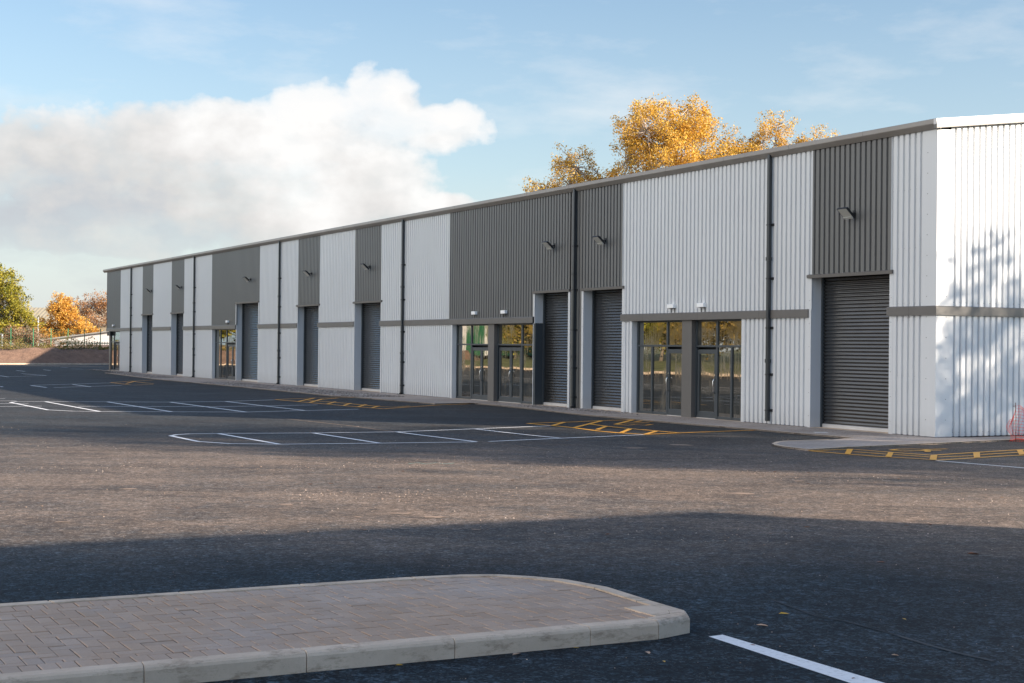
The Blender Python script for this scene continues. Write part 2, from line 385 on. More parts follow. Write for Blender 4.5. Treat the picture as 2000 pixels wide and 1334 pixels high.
YR = {
  'r_low': [(6.08, 30.31), (6.59, 29.38), (7.19, 28.53), (7.76, 28.05), (7.93, 27.66), (8.87, 28.48), (9.64, 29.15), (10.34, 29.64)],
  'r_up': [(6.08, 30.31), (7.13, 30.97), (7.69, 30.05), (8.24, 29.22), (8.44, 29.34), (9.41, 30.22), (10.67, 31.33), (11.04, 31.65)],
  'r_m1': [(6.94, 30.1), (7.44, 29.35)],
  'r_m2': [(7.54, 29.29), (8.08, 28.59)],
  'r_m3': [(8.2, 28.59), (9.08, 29.13)],
  'r_m4': [(9.31, 29.48), (10.39, 30.39)],
  'r_wc1': [(7.87, 30.77), (8.09, 31.13), (8.48, 31.26), (8.78, 31.17), (9.23, 31.42)],
  'r_wc2': [(7.87, 30.77), (8.05, 30.45), (8.49, 30.69), (8.78, 31.17)],
  'r_wc3': [(8.49, 30.69), (8.92, 30.8)],
}
YQ = {
  'q0': [(7.02, 30.99), (7.15, 31.01), (6.69, 29.27), (6.6, 29.38)],
  'q1': [(7.65, 30.08), (7.73, 29.99), (7.28, 28.42), (7.19, 28.53)],
  'q2': [(8.26, 29.22), (8.41, 29.29), (7.92, 27.63), (7.81, 27.71)],
  'q3': [(9.41, 30.24), (9.58, 30.35), (9.04, 28.61), (8.88, 28.48)],
  'q4': [(10.65, 31.29), (10.82, 31.43), (10.32, 29.8), (10.09, 29.47)],
  'q5': [(8.52, 30.59), (8.66, 30.62), (8.54, 30.22), (8.41, 30.2)],
}
KERBS = {
  'pave': [(-28.31, 103.37), (-21.03, 87.21), (-15.29, 76.58), (-10.57, 67.54), (-7.36, 61.2), (-6.2, 59.7), (-2.77, 53.95), (-1.4, 54.88), (0.37, 51.12), (2.26, 46.28), (3.43, 44.17), (4.15, 42.72), (6.38, 38.8), (7.2, 37.17), (7.77, 36.23), (8.13, 35.22)],
  'pen_u': [(8.13, 35.22), (7.36, 34.34), (6.21, 33.52), (5.95, 33.06), (5.74, 32.4), (5.71, 31.81), (5.78, 31.24), (6.08, 30.34), (7.03, 31.32), (7.97, 32.04), (9.11, 32.94), (9.81, 33.51), (11.83, 35.17), (12.29, 34.89)],
  'white_q': [(1.29, 9.61), (1.39, 9.68), (2.07, 8.3), (2.38, 7.63), (2.23, 7.54), (1.89, 8.26)],
  'barrier': [(11.8, 35.03), (11.73, 34.57), (12.2, 35.33), (12.51, 35.15)],
}
LEAVES=[(1.941, 10.507, 0.075, 'leaf_y', 'bright yellow leaf lying on the asphalt right of the island tip'),
 (1.708, 10.027, 0.085, 'leaf_p', 'pale curled leaf on the asphalt just above the white line end'),
 (2.747, 10.343, 0.05, 'leaf_y', 'small orange leaf on the asphalt far right of the white line'),
 (4.354, 13.945, 0.11, 'leaf_b', 'dark reddish brown leaf near the right edge of the yard'),
 (3.32, 13.303, 0.085, 'leaf_b', 'brown leaf alone on the shaded asphalt, second from the right edge'),
 (1.53, 9.332, 0.035, 'leaf_b', 'small red leaf lying on the white line near its far end'),
 (1.943, 8.373, 0.035, 'leaf_b', 'small red leaf lying on the white line near its near end'),
 (2.35, 9.047, 0.05, 'leaf_p', 'tan leaf on the asphalt right of the white line'),
 (-0.633, 8.61, 0.045, 'leaf_y', 'golden leaf against the kerb, farthest left of the kerbside leaves'),
 (0.049, 8.966, 0.07, 'leaf_p', 'flat tan leaf tucked under the middle of the kerb'),
 (0.414, 9.184, 0.04, 'leaf_y', 'small golden leaf against the kerb under its third joint'),
 (0.845, 9.053, 0.07, 'leaf_p', 'pale leaf on the asphalt in front of the kerb end'),
 (0.918, 8.794, 0.04, 'leaf_y', 'round yellow leaf in front of the kerb end, nearest the camera')]
SEAM=[(1.25, 12.31), (1.65, 11.71), (1.97, 11.12), (2.16, 10.39), (2.31, 10.22), (2.54, 9.7), (2.67, 9.34), (2.77, 9.12), (2.9, 8.9)]
SEAM2=[(-31.63, 86.6), (-27.73, 80.49), (-21.46, 69.62), (-15.84, 59.37), (-13.95, 57.25), (-9.81, 49.16), (-6.43, 42.52)]
MUD=[(-0.86, 16.81, 0.2), (-1.24, 17.17, 0.16), (2.57, 30.8, 0.3), (3.68, 32.12, 0.35), (-1.71, 16.73, 0.07), (-5.46, 24.29, 0.1), (0.51, 23.61, 0.09), (3.12, 20.24, 0.22), (-2.72, 18.06, 0.12), (2.35, 24.52, 0.12), (-5.16, 20.03, 0.13), (4.36, 22.46, 0.14), (-0.36, 15.58, 0.08), (-4.81, 15.92, 0.1)]

def marking(name,label,cat,lines,width,mat,dz=.004,quads=(),group=None):
    mb=MB(); d=dz
    for l in lines: strip(mb,l,width,d); d+=.0006
    for q in quads: mb.add([(x,y,gh(y)+d) for x,y in q],[tuple(range(len(q)))]); d+=.0006
    return props(mb.build(name,mat),kind='structure')
W=WHITE
marking('bay_markings','', '',[W[k] for k in ('A_top','A_bot','A_mid','A_x0','A_x1','A_x2','A_x3')],.11,M['wpaint'])
marking('bay_markings','', '',[W[k] for k in ('B_top','B_bot','B_bot2','B_x0','B_x1','B_x2','B_x3')],.11,M['wpaint'])
marking('bay_markings','', '',[W['w%d'%i] for i in range(12)],.11,M['wpaint'])
marking('bay_line','', '',[W['R_white'],],.09,M['wpaint'])
Y=YELLOW
marking('hatch_markings','', '',[Y[k] for k in Y if k[0]=='b'],.125,M['ypaint'],.008)
marking('hatch_markings','', '',[Y[k] for k in Y if k[0]=='a'],.12,M['ypaint'],.008)
marking('hatch_markings','', '',[Y[k] for k in Y if k[0]=='c'],.12,M['ypaint'],.008)
marking('hatch_markings','', '',[YR[k] for k in YR],.115,M['ypaint'],.008,[YQ[k] for k in YQ])
marking('bay_line','', '',[],.1,M['wpaint'],.004,[KERBS['white_q']])
jm=simple('tan_paving_joint',(.17,.12,.085),.9,var=.5,scale=3)
marking('paving_joint','', '',[W['joint']],.07,jm,.003)
jd=simple('dark_tar_seam',(.022,.025,.028),.8,var=.5,scale=3); jl=simple('raised_seam_edge',(.05,.052,.054),.85,var=.35,scale=4)
marking('paving_joint','','',[[(x,y+.03) for x,y in SEAM[2:]]],.02,jd,.0035); marking('paving_joint','','',[SEAM[5:]],.03,jl,.0045)
marking('paving_joint','','',[SEAM2],.10,jd,.003)
mud=simple('dried_mud',(.22,.155,.11),.9,var=.35,scale=9)
for k_,(x,y,a) in enumerate(MUD):
    mb=MB(); vs=[]; n_=11
    for i in range(n_):
        t=2*math.pi*i/n_; r=a*random.uniform(.45,1.); vs.append((x+math.cos(t)*r*1.1,y+math.sin(t)*r*.8,gh(y)+.0035+k_*.0001))
    mb.add(vs,[tuple(range(n_))]); props(mb.build('dried_mud',mud),kind='structure')
mb=MB(); x,y=sw(2.6,1.35); mb.add([(x+p,y+q,gh(y)+PZ+.006) for p,q in ((-.16,-.16),(.16,-.16),(.16,.16),(-.16,.16))]+[(x+p,y+q,gh(y)+PZ-.01) for p,q in ((-.16,-.16),(.16,-.16),(.16,.16),(-.16,.16))],[(0,1,2,3),(0,4,5,1),(1,5,6,2),(2,6,7,3),(3,7,4,0)])
props(mb.build('drain_cover',M['cap']),'small pale square cover set in the paving before the largest roller shutter','drain cover')
# pavement along the terrace, with the dropped-kerb peninsula
pv=KERBS['pave']; mb=MB()
swp=[tosw(*p) for p in pv]
for a,b in zip(swp,swp[1:]):
    q=[sw(a[0],a[1]),sw(b[0],b[1]),sw(b[0],-.43),sw(a[0],-.43)]
    mb.add([(x,y,gh(y)+PZ) for x,y in q],[(0,1,2,3)])
    mb.add([(*sw(*a),gh(sw(*a)[1])-.02),(*sw(*b),gh(sw(*b)[1])-.02),(*sw(*b),gh(sw(*b)[1])+PZ),(*sw(*a),gh(sw(*a)[1])+PZ)],[(0,1,2,3)])
pen=KERBS['pen_u']; base=[sw(swp[-1][0],-.43),sw(-.02,-.43),sw(-.3,-.9),sw(-.3,-4)]
poly=[pen[i] for i in range(len(pen))]
cen=[poly[0]]+poly[1:]
full=poly+[base[3],base[2],base[1],base[0]]
bm=bmesh.new(); vv=[bm.verts.new((x,y,gh(y)+PZ)) for x,y in full]; f=bm.faces.new(vv); bmesh.ops.triangulate(bm,faces=[f])
bm.verts.index_update(); mb.add([v.co[:] for v in bm.verts],[tuple(v.index for v in f.verts) for f in bm.faces]); bm.free()
for a,b in zip(pen,pen[1:]): mb.add([(a[0],a[1],gh(a[1])-.02),(b[0],b[1],gh(b[1])-.02),(b[0],b[1],gh(b[1])+PZ),(a[0],a[1],gh(a[1])+PZ)],[(0,1,2,3)])
props(mb.build('pavement',M['pave']),kind='structure')
mb=MB(); strip(mb,pv,.10,PZ+.004); mb2=MB(); strip(mb2,pen[1:],.11,PZ+.004)
mb.add(mb2.v,mb2.f)
props(mb.build('pavement_edging',M['kerb']),kind='structure')
def ico(mb,c,r,mi=0):
    a=[(1,0,0),(-1,0,0),(0,1,0),(0,-1,0),(0,0,.7),(0,0,-.7)]
    t=random.random()*6.28; ct,st=math.cos(t),math.sin(t); sx,sy,sz=[random.uniform(.6,1.3)*r for _ in range(3)]
    vs=[]
    for x,y,z in a:
        x*=sx;y*=sy;z*=sz; x+=random.uniform(-.2,.2)*r; vs.append((c[0]+x*ct-y*st,c[1]+x*st+y*ct,c[2]+z+r*.25))
    mb.add(vs,[(0,2,4),(2,1,4),(1,3,4),(3,0,4),(2,0,5),(1,2,5),(3,1,5),(0,3,5)],mi)
# gravel margin
def pav_w(s):
    for a,b in zip(swp,swp[1:]):
        lo,hi=min(a[0],b[0]),max(a[0],b[0])
        if lo<=s<=hi: return a[1]+(b[1]-a[1])*(s-a[0])/(b[0]-a[0])
    return 1
mb=MB()
for _ in range(9000):
    s=random.choice([random.uniform(29,52),random.uniform(62,90),random.uniform(29,52)]); w=pav_w(s)*random.uniform(.35,.92)+random.gauss(0,.08)
    x,y=sw(s,w); ico(mb,(x,y,gh(y)+PZ),random.uniform(.018,.045))
for _ in range(1100):
    s=random.gauss(16.8,1.6); w=abs(random.gauss(.55,.3)); x,y=sw(s,min(w,1.25)); ico(mb,(x,y,gh(y)+PZ),random.uniform(.012,.03))
props(mb.build('loose_gravel',M['gravel'],recalc=False),'grey loose gravel lying along the foot of the terrace','gravel',kind='stuff')
from mathutils import noise as mn
noise_=lambda a,b_:mn.noise(Vector((a,b_,.7)))
mb=MB()
for _ in range(6500):
    y=14.5+25*random.random()**1.15; x=random.uniform(-.42,.40)*y
    if random.random()<.35: y=random.gauss(24.5,1.3)+1.2*math.sin(x*.35); x=random.uniform(-9,9.5)
    if random.random()<.15: y=random.gauss(19.5,.5); x=random.uniform(-3,7)
    if noise_(x*.35,y*.5)<.0+random.uniform(-.25,.25): continue
    ico(mb,(x,y,gh(y)),random.choice([.003,.004,.005,.006,.008,.012]))
for _ in range(420):
    y=random.uniform(8,17); x=random.uniform(-.36,.37)*y; ico(mb,(x,y,gh(y)),random.choice([.003,.004,.006]))
props(mb.build('scattered_grit',M['stone'],recalc=False),'pale grit scattered across the sunlit asphalt','grit',kind='stuff')
mb=MB()
def flake(mb,x,y,z,L,Wd,mi=0,curl=.3):
    t=random.random()*6.28;c,s=math.cos(t),math.sin(t)
    pts=[(-.5,0,.02),(-.2,.42,.12),(.25,.38,.1),(.55,0,.02),(.2,-.42,.14),(-.25,-.36,.08),(0,0,0)]
    vs=[(x+(a*L*c-b*Wd*s),y+(a*L*s+b*Wd*c),z+.004+h*L*curl*random.uniform(.5,2.2)) for a,b,h in pts]
    mb.add(vs,[(6,0,1),(6,1,2),(6,2,3),(6,3,4),(6,4,5),(6,5,0)],mi)
for _ in range(900):
    k=random.random()
    if k<.6: s=random.uniform(-.5,22); w=random.uniform(0.1,1.6) ; x,y=sw(s,w); z=gh(y)+PZ
    else: y=random.uniform(15,34); x=random.uniform(-.38,.38)*y; z=gh(y)
    L=random.uniform(.02,.06) if k<.6 or random.random()<.85 else .08
    if k>=.6 and random.random()<.7: continue
    flake(mb,x,y,z,L,L*.6)
props(mb.build('leaf_litter',M['debris'],recalc=False),'small brown leaf litter blown along the paving','leaf litter',kind='stuff')
# larger single leaves in the foreground
for (x,y,L,mk,lab) in LEAVES:
    mb=MB(); flake(mb,0,0,0,L,L*.5,curl=.5)
    o=mb.build('fallen_leaf',M[mk],recalc=False); o.location=(x,y,gh(y)); props(o,lab,'leaf',group='single leaves fallen on the foreground asphalt')
mb=MB(); strip(mb,[(-1.75+.0,25.4),(-1.6,25.7),(-1.45,25.35),(-1.3,25.7),(-1.1,25.45),(-.98,25.7)],.03,.005)
props(mb.build('survey_mark',M['chalk']),kind='structure')
# ------------------------------------------------------------------ block-paved island
TERR=empty('paved_island',(0,0,0),0,'raised island of brown herringbone blocks edged with pale concrete kerbs in the foreground','traffic island')
ISL=[(-18.9,34),(-18.9,20.55),(-18.80,20.24),(-18.62,20.14),(-18.17,20.12),(-17.51,20.07),(-17.23,20.12),(-17.03,20.17),(-16.78,20.34),(-16.6,20.52),(-16.49,20.8),(-16.45,21.2),(-16.45,34)]
def offset_poly(P,d):
    out=[];n=len(P)
    for i in range(n):
        p0,p1,p2=Vector(P[i-1]),Vector(P[i]),Vector(P[(i+1)%n])
        a=(p1-p0).normalized();b=(p2-p1).normalized(); na=Vector((-a.y,a.x));nb=Vector((-b.y,b.x))
        m=(na+nb).normalized(); k=d/max(.5,m.dot(na)); out.append(tuple(p1+m*k))
    return out
area=sum(ISL[i-1][0]*ISL[i][1]-ISL[i][0]*ISL[i-1][1] for i in range(len(ISL)))
sgn=1 if area>0 else -1
def isw(s,w,z): x,y=sw(s,w); return (x,y,gh(y)+z)
KT=.118
# kerb ring cut into stones
def ring(P,d): return offset_poly(P,d*sgn)
prof=[(0,-.02),(0.0,KT-.028),(.008,KT-.012),(.024,KT-.001),(.125,KT),(.125,-.02)]
rings=[(ring(ISL,d),z) for d,z in prof]
n=len(ISL)
def kerb_seg(pa,pb,name='kerb_stone'):
    # pa,pb: (edge index, t) on the outline
    mb=MB(); vs=[]
    for (i,t) in (pa,pb):
        for P,z in rings:
            a=Vector(P[i]);b=Vector(P[(i+1)%n]); q=a.lerp(b,t); vs.append(isw(q.x,q.y,z+random.uniform(-.0012,.0012)))
    k=len(prof)
    mb.add(vs,[(j,(j+1)%k,k+(j+1)%k,k+j) for j in range(k)]+[tuple(range(k))[::-1],tuple(range(k,2*k))])
    return mb
def kerb_run(i,t0,t1): return kerb_seg((i,t0),(i,t1))
front=[20.40,21.06,22.01,22.95,23.87,24.8,25.7,26.6,27.5]
# front row (edge 0 runs w 34 -> 20.55)
def te(w): return (34-w)/(34-20.55)
cuts=[20.552,21.06,22.0,22.93,23.85,24.78,25.7,26.6,27.5,34]
for a,b in zip(cuts,cuts[1:]):
    kerb_run(0,te(b)+.00015,te(a)-.00015).build('kerb_stone',M['kerb'],TERR,bevel=.0025)
mb=MB()
for i in (1,2,3):
    q=kerb_run(i,0.0 if i>1 else .002,1.0 if i<3 else .99); mb.add(q.v,q.f)
o=mb.build('kerb_stone',M['kerb'],TERR); o['label']='rounded corner kerb stone at the tip of the island'
for grp in ((4,),(5,6,7),(8,9,10)):
    mb=MB()
    for i in grp:
        q=kerb_run(i,0 if i!=grp[0] else .012,1 if i!=grp[-1] else .988); mb.add(q.v,q.f)
    mb.build('kerb_stone',M['kerb'],TERR)
cb=[21.2,22.1,23.0,23.9,24.8,25.7,26.6,27.5,34]
for a,b in zip(cb,cb[1:]):
    kerb_run(11,(a-21.2)/12.8+.0004,(b-21.2)/12.8-.0004).build('kerb_stone',M['kerb'],TERR,bevel=.004)
# paving blocks
inner=ring(ISL,.128)
if sgn<0: inner=inner[::-1]
def clipc(poly,C):
    out=poly
    for i in range(len(C)):
        a=C[i];b=C[(i+1)%len(C)]; inp=out; out=[]
        if not inp: return []
        side=lambda p:(b[0]-a[0])*(p[1]-a[1])-(b[1]-a[1])*(p[0]-a[0])
        for j in range(len(inp)):
            p=inp[j];q=inp[(j+1)%len(inp)]; sp,sq=side(p),side(q)
            if sp>=0: out.append(p)
            if (sp>=0)!=(sq>=0):
                t=sp/(sp-sq); out.append((p[0]+t*(q[0]-p[0]),p[1]+t*(q[1]-p[1])))
    return out
def parea(p): return abs(sum(p[i-1][0]*p[i][1]-p[i][0]*p[i-1][1] for i in range(len(p))))/2
bl=MB()
def block(poly):
    if len(poly)<3 or parea(poly)<.0012: return
    if sum(poly[i-1][0]*poly[i][1]-poly[i][0]*poly[i-1][1] for i in range(len(poly)))<0: poly=poly[::-1]
    # drop duplicate points
    q=[poly[0]]
    for p in poly[1:]:
        if (Vector(p)-Vector(q[-1])).length>.004 : q.append(p)
    if (Vector(q[0])-Vector(q[-1])).length<=.004: q.pop()
    if len(q)<3: return
    o1=offset_poly(q,.0026); o2=offset_poly(q,.0068); n=len(q); h=KT-.008+random.uniform(-.0022,.0022); tx,ty=random.uniform(-.006,.006),random.uniform(-.006,.006); c=q[0]
    Z=lambda p,dz:isw(p[0],p[1],h+dz+(p[0]-c[0])*tx+(p[1]-c[1])*ty)
    vs=[Z(p,-.02) for p in o1]+[Z(p,-.003) for p in o1]+[Z(p,0) for p in o2]
    fs=[(j,(j+1)%n,n+(j+1)%n,n+j) for j in range(n)]+[(n+j,n+(j+1)%n,2*n+(j+1)%n,2*n+j) for j in range(n)]+[tuple(range(2*n,3*n))]
    bl.add(vs,fs)
# border (soldier) courses along the two straight edges, herringbone inside
fs_,bs_=-18.9+.128,-16.45-.128
w=20.45
while w<28:
    block(clipc([(fs_,w),(fs_+.2,w),(fs_+.2,w+.1),(fs_,w+.1)],inner)); 
    block(clipc([(bs_-.2,w),(bs_,w),(bs_,w+.1),(bs_-.2,w+.1)],inner)); w+=.1
field=[p for p in clipc(inner,[(fs_+.2,19),(bs_-.2,19),(bs_-.2,28),(fs_+.2,28)])]
u=.1
def herring(i,j):
    # stair lattice: pairs translate by (1,1) and (2,-2)*... cell area 4
    ox=-17.7+(i+2*j)*u; oy=24+(i-2*j)*u
    a=[(ox,oy),(ox+2*u,oy),(ox+2*u,oy+u),(ox,oy+u)]
    b=[(ox-u+2*u*0,oy),(ox,oy),(ox,oy+2*u),(ox-u,oy+2*u)]
    return a,b
for i in range(-70,70):
    for j in range(-40,40):
        for q in herring(i,j):
            cx=sum(p[0] for p in q)/4; cy=sum(p[1] for p in q)/4
            if not(-19.2<cx<-16.2 and 19.8<cy<28): continue
            block(clipc(q,field))
cs=clipc(inner,[(-19.2,19.5),(-18.36,19.5),(-18.36,20.47),(-19.2,20.47)])
mb=MB(); mb.add([isw(p[0],p[1],z) for z in (KT-.02,KT+.0008) for p in cs],[tuple(range(len(cs),2*len(cs)))]+[(i,(i+1)%len(cs),len(cs)+(i+1)%len(cs),len(cs)+i) for i in range(len(cs))])
q=mb.build('kerb_stone',M['kerb'],TERR); q['label']='flat quadrant stone filling the tip of the island'
bo=bl.build('paving_blocks',M['block'],TERR,recalc=False)
mb=MB(); mb.add([isw(p[0],p[1],KT-.0125) for p in inner],[tuple(range(len(inner)))]); mb.build('bedding_sand',M['sand'],TERR)
# ------------------------------------------------------------------ the terrace of units
B=empty('industrial_terrace',(COR[0],COR[1],0),ANG,'long terrace of light grey and anthracite ribbed steel industrial units with roller shutters','industrial building')
LEN=87.75; ZT=7.50; DEEP=24.; PITCH=math.tan(R_(7.2))
def ribs(a,b,pitch=.2,depth=.046,phase=0.):
    """outline of trapezoidal sheet from a to b: list of (pos, inset)"""
    out=[]; k=math.floor((a-phase)/pitch)-1
    keys=[]
    while phase+k*pitch<b+pitch:
        o=phase+k*pitch
        keys+=[(o,0),(o+.112,0),(o+.126,depth),(o+.176,depth),(o+.190,0)]
        k+=1
    def val(x):
        for (p,q),(r,t) in zip(keys,keys[1:]):
            if p<=x<=r: return q+(t-q)*(x-p)/(r-p) if r>p else q
        return 0
    out=[(a,val(a))]+[(p,q) for p,q in keys if a<p<b]+[(b,val(b))]
    return out
def panel(name,s0,s1,z0,z1,mat,label=None,screws=True):
    mb=MB(); pr=ribs(s0,s1)
    prof=[(s,-d) for s,d in pr]
    mb.add([(s,w,z0) for s,w in prof]+[(s,w,z1) for s,w in prof],[(i,i+1,len(prof)+i+1,len(prof)+i) for i in range(len(prof)-1)])
    if screws and s0<30:
        rows=[z for z in (z0+.09,z0+1.45,z0+2.9,z1-.12) if z0<z<z1]
        k=math.ceil(s0/.2)
        while k*.2+.16<s1:
            for z in rows: mb.box(k*.2+.153,k*.2+.165,-.046,-.038,z-.006,z+.006,1)
            k+=1
    o=mb.build(name,[mat,M['screw']],B,recalc=False)
    if label: o['label']=label
    return o
def bx(name,mat,*a,label=None,parent=None,bevel=0):
    mb=MB(); mb.box(*a); o=mb.build(name,mat,parent or B,bevel=bevel)
    if label: o['label']=label
    return o
Lg,Dk=M['light'],M['dark']
LZ=4.08; BT,BB=3.22,2.99
def upper(s0,s1,m,lab=None): panel('cladding_panel',s0,s1,BT-.01,ZT,m,lab)
def lower(s0,s1,m,lab=None): panel('cladding_panel',s0,s1,.045,BB+.01,m,lab)
shut=[(1.63,4.67,LZ,1),(14.19,16.65,LZ,1),(17.69,20.09,LZ,2),(34.3,37.4,LZ,1),(42.1,45.15,LZ,1),(51.45,55.4,4.44,3),(66.4,69.3,LZ,1),(74.1,76.93,LZ,1)]
J=.13
light_up=[(.44,1.6),(4.65,14.2),(27.25,34.3),(37.4,42.0),(45.1,51.25),(60.25,66.3),(69.3,74.0),(76.9,83.4)]
for s0,s1 in light_up: upper(s0,s1,Lg)
dl='dark anthracite ribbed cladding panel'
for s0,s1,z in [(1.6,4.65,LZ),(14.2,16.75,LZ),(17.6,20.2,LZ),(34.3,37.4,LZ),(42.0,45.1,LZ),(51.25,55.35,4.44),(66.3,69.3,LZ),(74.0,76.9,LZ)]:
    panel('cladding_panel',s0,s1,z,ZT,Dk,dl)
panel('cladding_panel',16.75+.03,17.6-.03,.045,ZT,Dk,'narrow full height anthracite panel behind the downpipe')
for s0,s1 in [(20.2,27.25),(55.35,60.25),(83.4,87.75)]: panel('cladding_panel',s0,s1,BT-.01,ZT,Dk,dl)
for s0,s1 in [(.44,1.63-J),(4.67+J,7.62),(13.72,14.19-J),(27.1,34.3-J),(37.4+J,42.1-J),(45.15+J,51.45-J),(60.25,66.4-J),(69.3+J,74.1-J),(76.93+J,83.4)]:
    lower(s0,s1,Lg)
# corner flashing with fixings
mb=MB(); mb.extrude([(0.,-.44),(0.,0.003),(.44,.003),(.44,-.004),(.007,-.004),(.007,-.44)],'z',.045,ZT)
for z in np.arange(.45,7.3,.5):
    mb.box(.315,.332,.003,.011,z-.008,z+.008,1); mb.box(-.008,0,-.33,-.313,z-.008,z+.008,1)
o=mb.build('corner_flashing',[Lg,M['screw']],B)
# bands
for s0,s1 in [(-.003,1.69),(4.76,14.23),(20.18,34.36),(37.46,42.16),(45.2,51.5),(55.46,66.46),(69.36,74.15),(77.0,87.76)]:
    mb=MB(); mb.extrude([(.0,BB),(.045,BB),(.045,BT-.02),(.03,BT),(.0,BT)],'s',s0 if s0>0 else 0,s1)
    for k in np.arange(math.ceil(max(s0,0)/3)*3+.9,s1-.3,3.0): mb.box(k,k+.004,.0445,.0462,BB,BT-.02,1)
    mb.build('band_trim',[M['trim'],M['black']],B)
mb=MB(); mb.extrude([(.045,BB),(.045,BB+.0),(-.045,BB),(-.045,BT-.02),(-.03,BT),(0,BT),(0,BB+.001)],'w',-DEEP,.045)
mb=MB(); mb.add([(-.045,.045,BB),(-.045,-DEEP,BB),(-.045,.045,BT-.02),(-.045,-DEEP,BT-.02),(0,.0,BT),(0,-DEEP,BT),(0,.045,BB),(0,-DEEP,BB),(0,.045,BT-.02)],[(0,1,3,2),(2,3,5,4),(6,7,1,0),(0,2,8,6),(2,4,8)])
o=mb.build('band_trim',M['trim'],B); o['label']='anthracite band running round the sunlit end wall'
# gable cladding near end
def gable(s_out,sg,w0,w1,name,z0=None,z1=None,top=False):
    mb=MB(); pr=ribs(-w1,-w0,phase=.04); vs=[]
    for p,d in pr:
        w=-p; zt=(ZT+min(p,DEEP-p)*PITCH) if top else z1
        vs+=[(s_out-sg*d*-1 if False else s_out+sg*(-d),w,z0),(s_out+sg*(-d),w,zt)]
    mb.add(vs,[(2*i,2*i+2,2*i+3,2*i+1) for i in range(len(pr)-1)])
    if sg<0:
        k=.04+.6
        while k<5:
            for z in (z0+.1,): mb.box(s_out+.02,s_out+.05,-k+.043,-k+.055,z-.006,z+.006,1)
            k+=.2
    return mb.build(name,[Lg,M['screw']],B,recalc=False)
gable(0.,-1,-DEEP,-.44,'cladding_panel',.045,BB+.01)['label']='lower light cladding of the sunlit end wall'
gable(0.,-1,-DEEP,-.44,'cladding_panel',BT-.01,None,True)['label']='upper light cladding of the sunlit end wall'
gable(LEN,1,-DEEP,-.3,'cladding_panel',BT,None,True)
gable(LEN,1,-DEEP,-3.,'cladding_panel',.045,BT)
# far corner flashing (dark) above the corner entrance
bx('corner_flashing',M['black'],LEN-.05,LEN+.02,-.3,.012,BT,ZT)
# core walls, rear and floor
mb=MB(); mb.box(.05,LEN-.05,-DEEP,-.47,0,ZT-.1); mb.add([(.05,-.47,ZT-.1),(.05,-DEEP,ZT-.1),(.05,-DEEP/2,ZT+DEEP/2*PITCH-.1),(LEN-.05,-.47,ZT-.1),(LEN-.05,-DEEP,ZT-.1),(LEN-.05,-DEEP/2,ZT+DEEP/2*PITCH-.1)],[(0,1,2),(3,5,4),(0,2,5,3),(2,1,4,5)])
mb.build('inner_wall',M['black'],B)
mb=MB(); pr=ribs(0,LEN); mb.add([(s,-DEEP-.05+d,z) for z in (.045,ZT) for s,d in pr],[(i,len(pr)+i,len(pr)+i+1,i+1) for i in range(len(pr)-1)]); mb.build('rear_wall',Lg,B,recalc=False)
# roof
rt=ZT+.2
for a,b in ((.14,-12.),(-24.1,-12.)):
    za=rt; zb=rt+12*PITCH
    mb=MB(); mb.add([(-.12,a,za),(LEN+.9-.12,a,za),(LEN+.78,b,zb),(-.12,b,zb),(-.12,a,za-.06),(LEN+.78,a,za-.06),(LEN+.78,b,zb-.06),(-.12,b,zb-.06)],[(0,1,2,3),(7,6,5,4),(0,4,5,1),(1,5,6,2),(2,6,7,3),(3,7,4,0)])
    mb.build('roof',M['roof'],B)
# eaves gutter trim
mb=MB(); mb.extrude([(.0,7.495),(.03,7.49),(.15,7.60),(.155,7.615),(.155,7.715),(.14,7.725),(.0,7.725)],'s',-.12,88.6)
for k in np.arange(2.5,88,3): mb.box(k,k+.005,.154,.157,7.6,7.715,1)
mb.build('eaves_trim',[M['eave'],M['black']],B)
# verge trim: dark fascia with pale cap
def verge(s0,s1):
    for nm,(z0,z1),mt,lab in (('verge_trim',(-.012,.085),M['trim'],'anthracite verge trim of the sunlit end wall'),('verge_cap',(.085,.215),M['cap'],'pale cap flashing along the verge of the end wall')):
        mb=MB()
        for wa,wb in ((.158,-12.),(-12.,-24.1)):
            f=lambda w:ZT+min(max(-w,0),24-max(-w,0))*PITCH
            x0=s0-(.012 if nm=='verge_cap' else 0)
            vs=[(x,w,f(w)+z) for w in (wa,wb) for x,z in ((x0,z0),(s1,z0),(s1,z1),(x0+(.03 if nm=='verge_cap' else 0),z1))]
            mb.add(vs,[(0,1,5,4),(1,2,6,5),(2,3,7,6),(3,0,4,7),(0,3,2,1),(4,5,6,7)])
        o=mb.build(nm,mt,B); o['label']=lab
verge(-.135,-.02)
# plinth
for s0,s1 in [(0,1.5),(4.8,7.62),(13.72,14.1),(16.8,17.6),(27.1,34.2),(37.5,42),(45.3,51.3),(60.25,66.3),(69.4,74),(77,83.4)]:
    bx('plinth',M['plinth'],s0+.004,s1,-.2,-.012,-.02,.05)
bx('plinth',M['plinth'],.012,.2,-DEEP,-.2,-.12,.05)
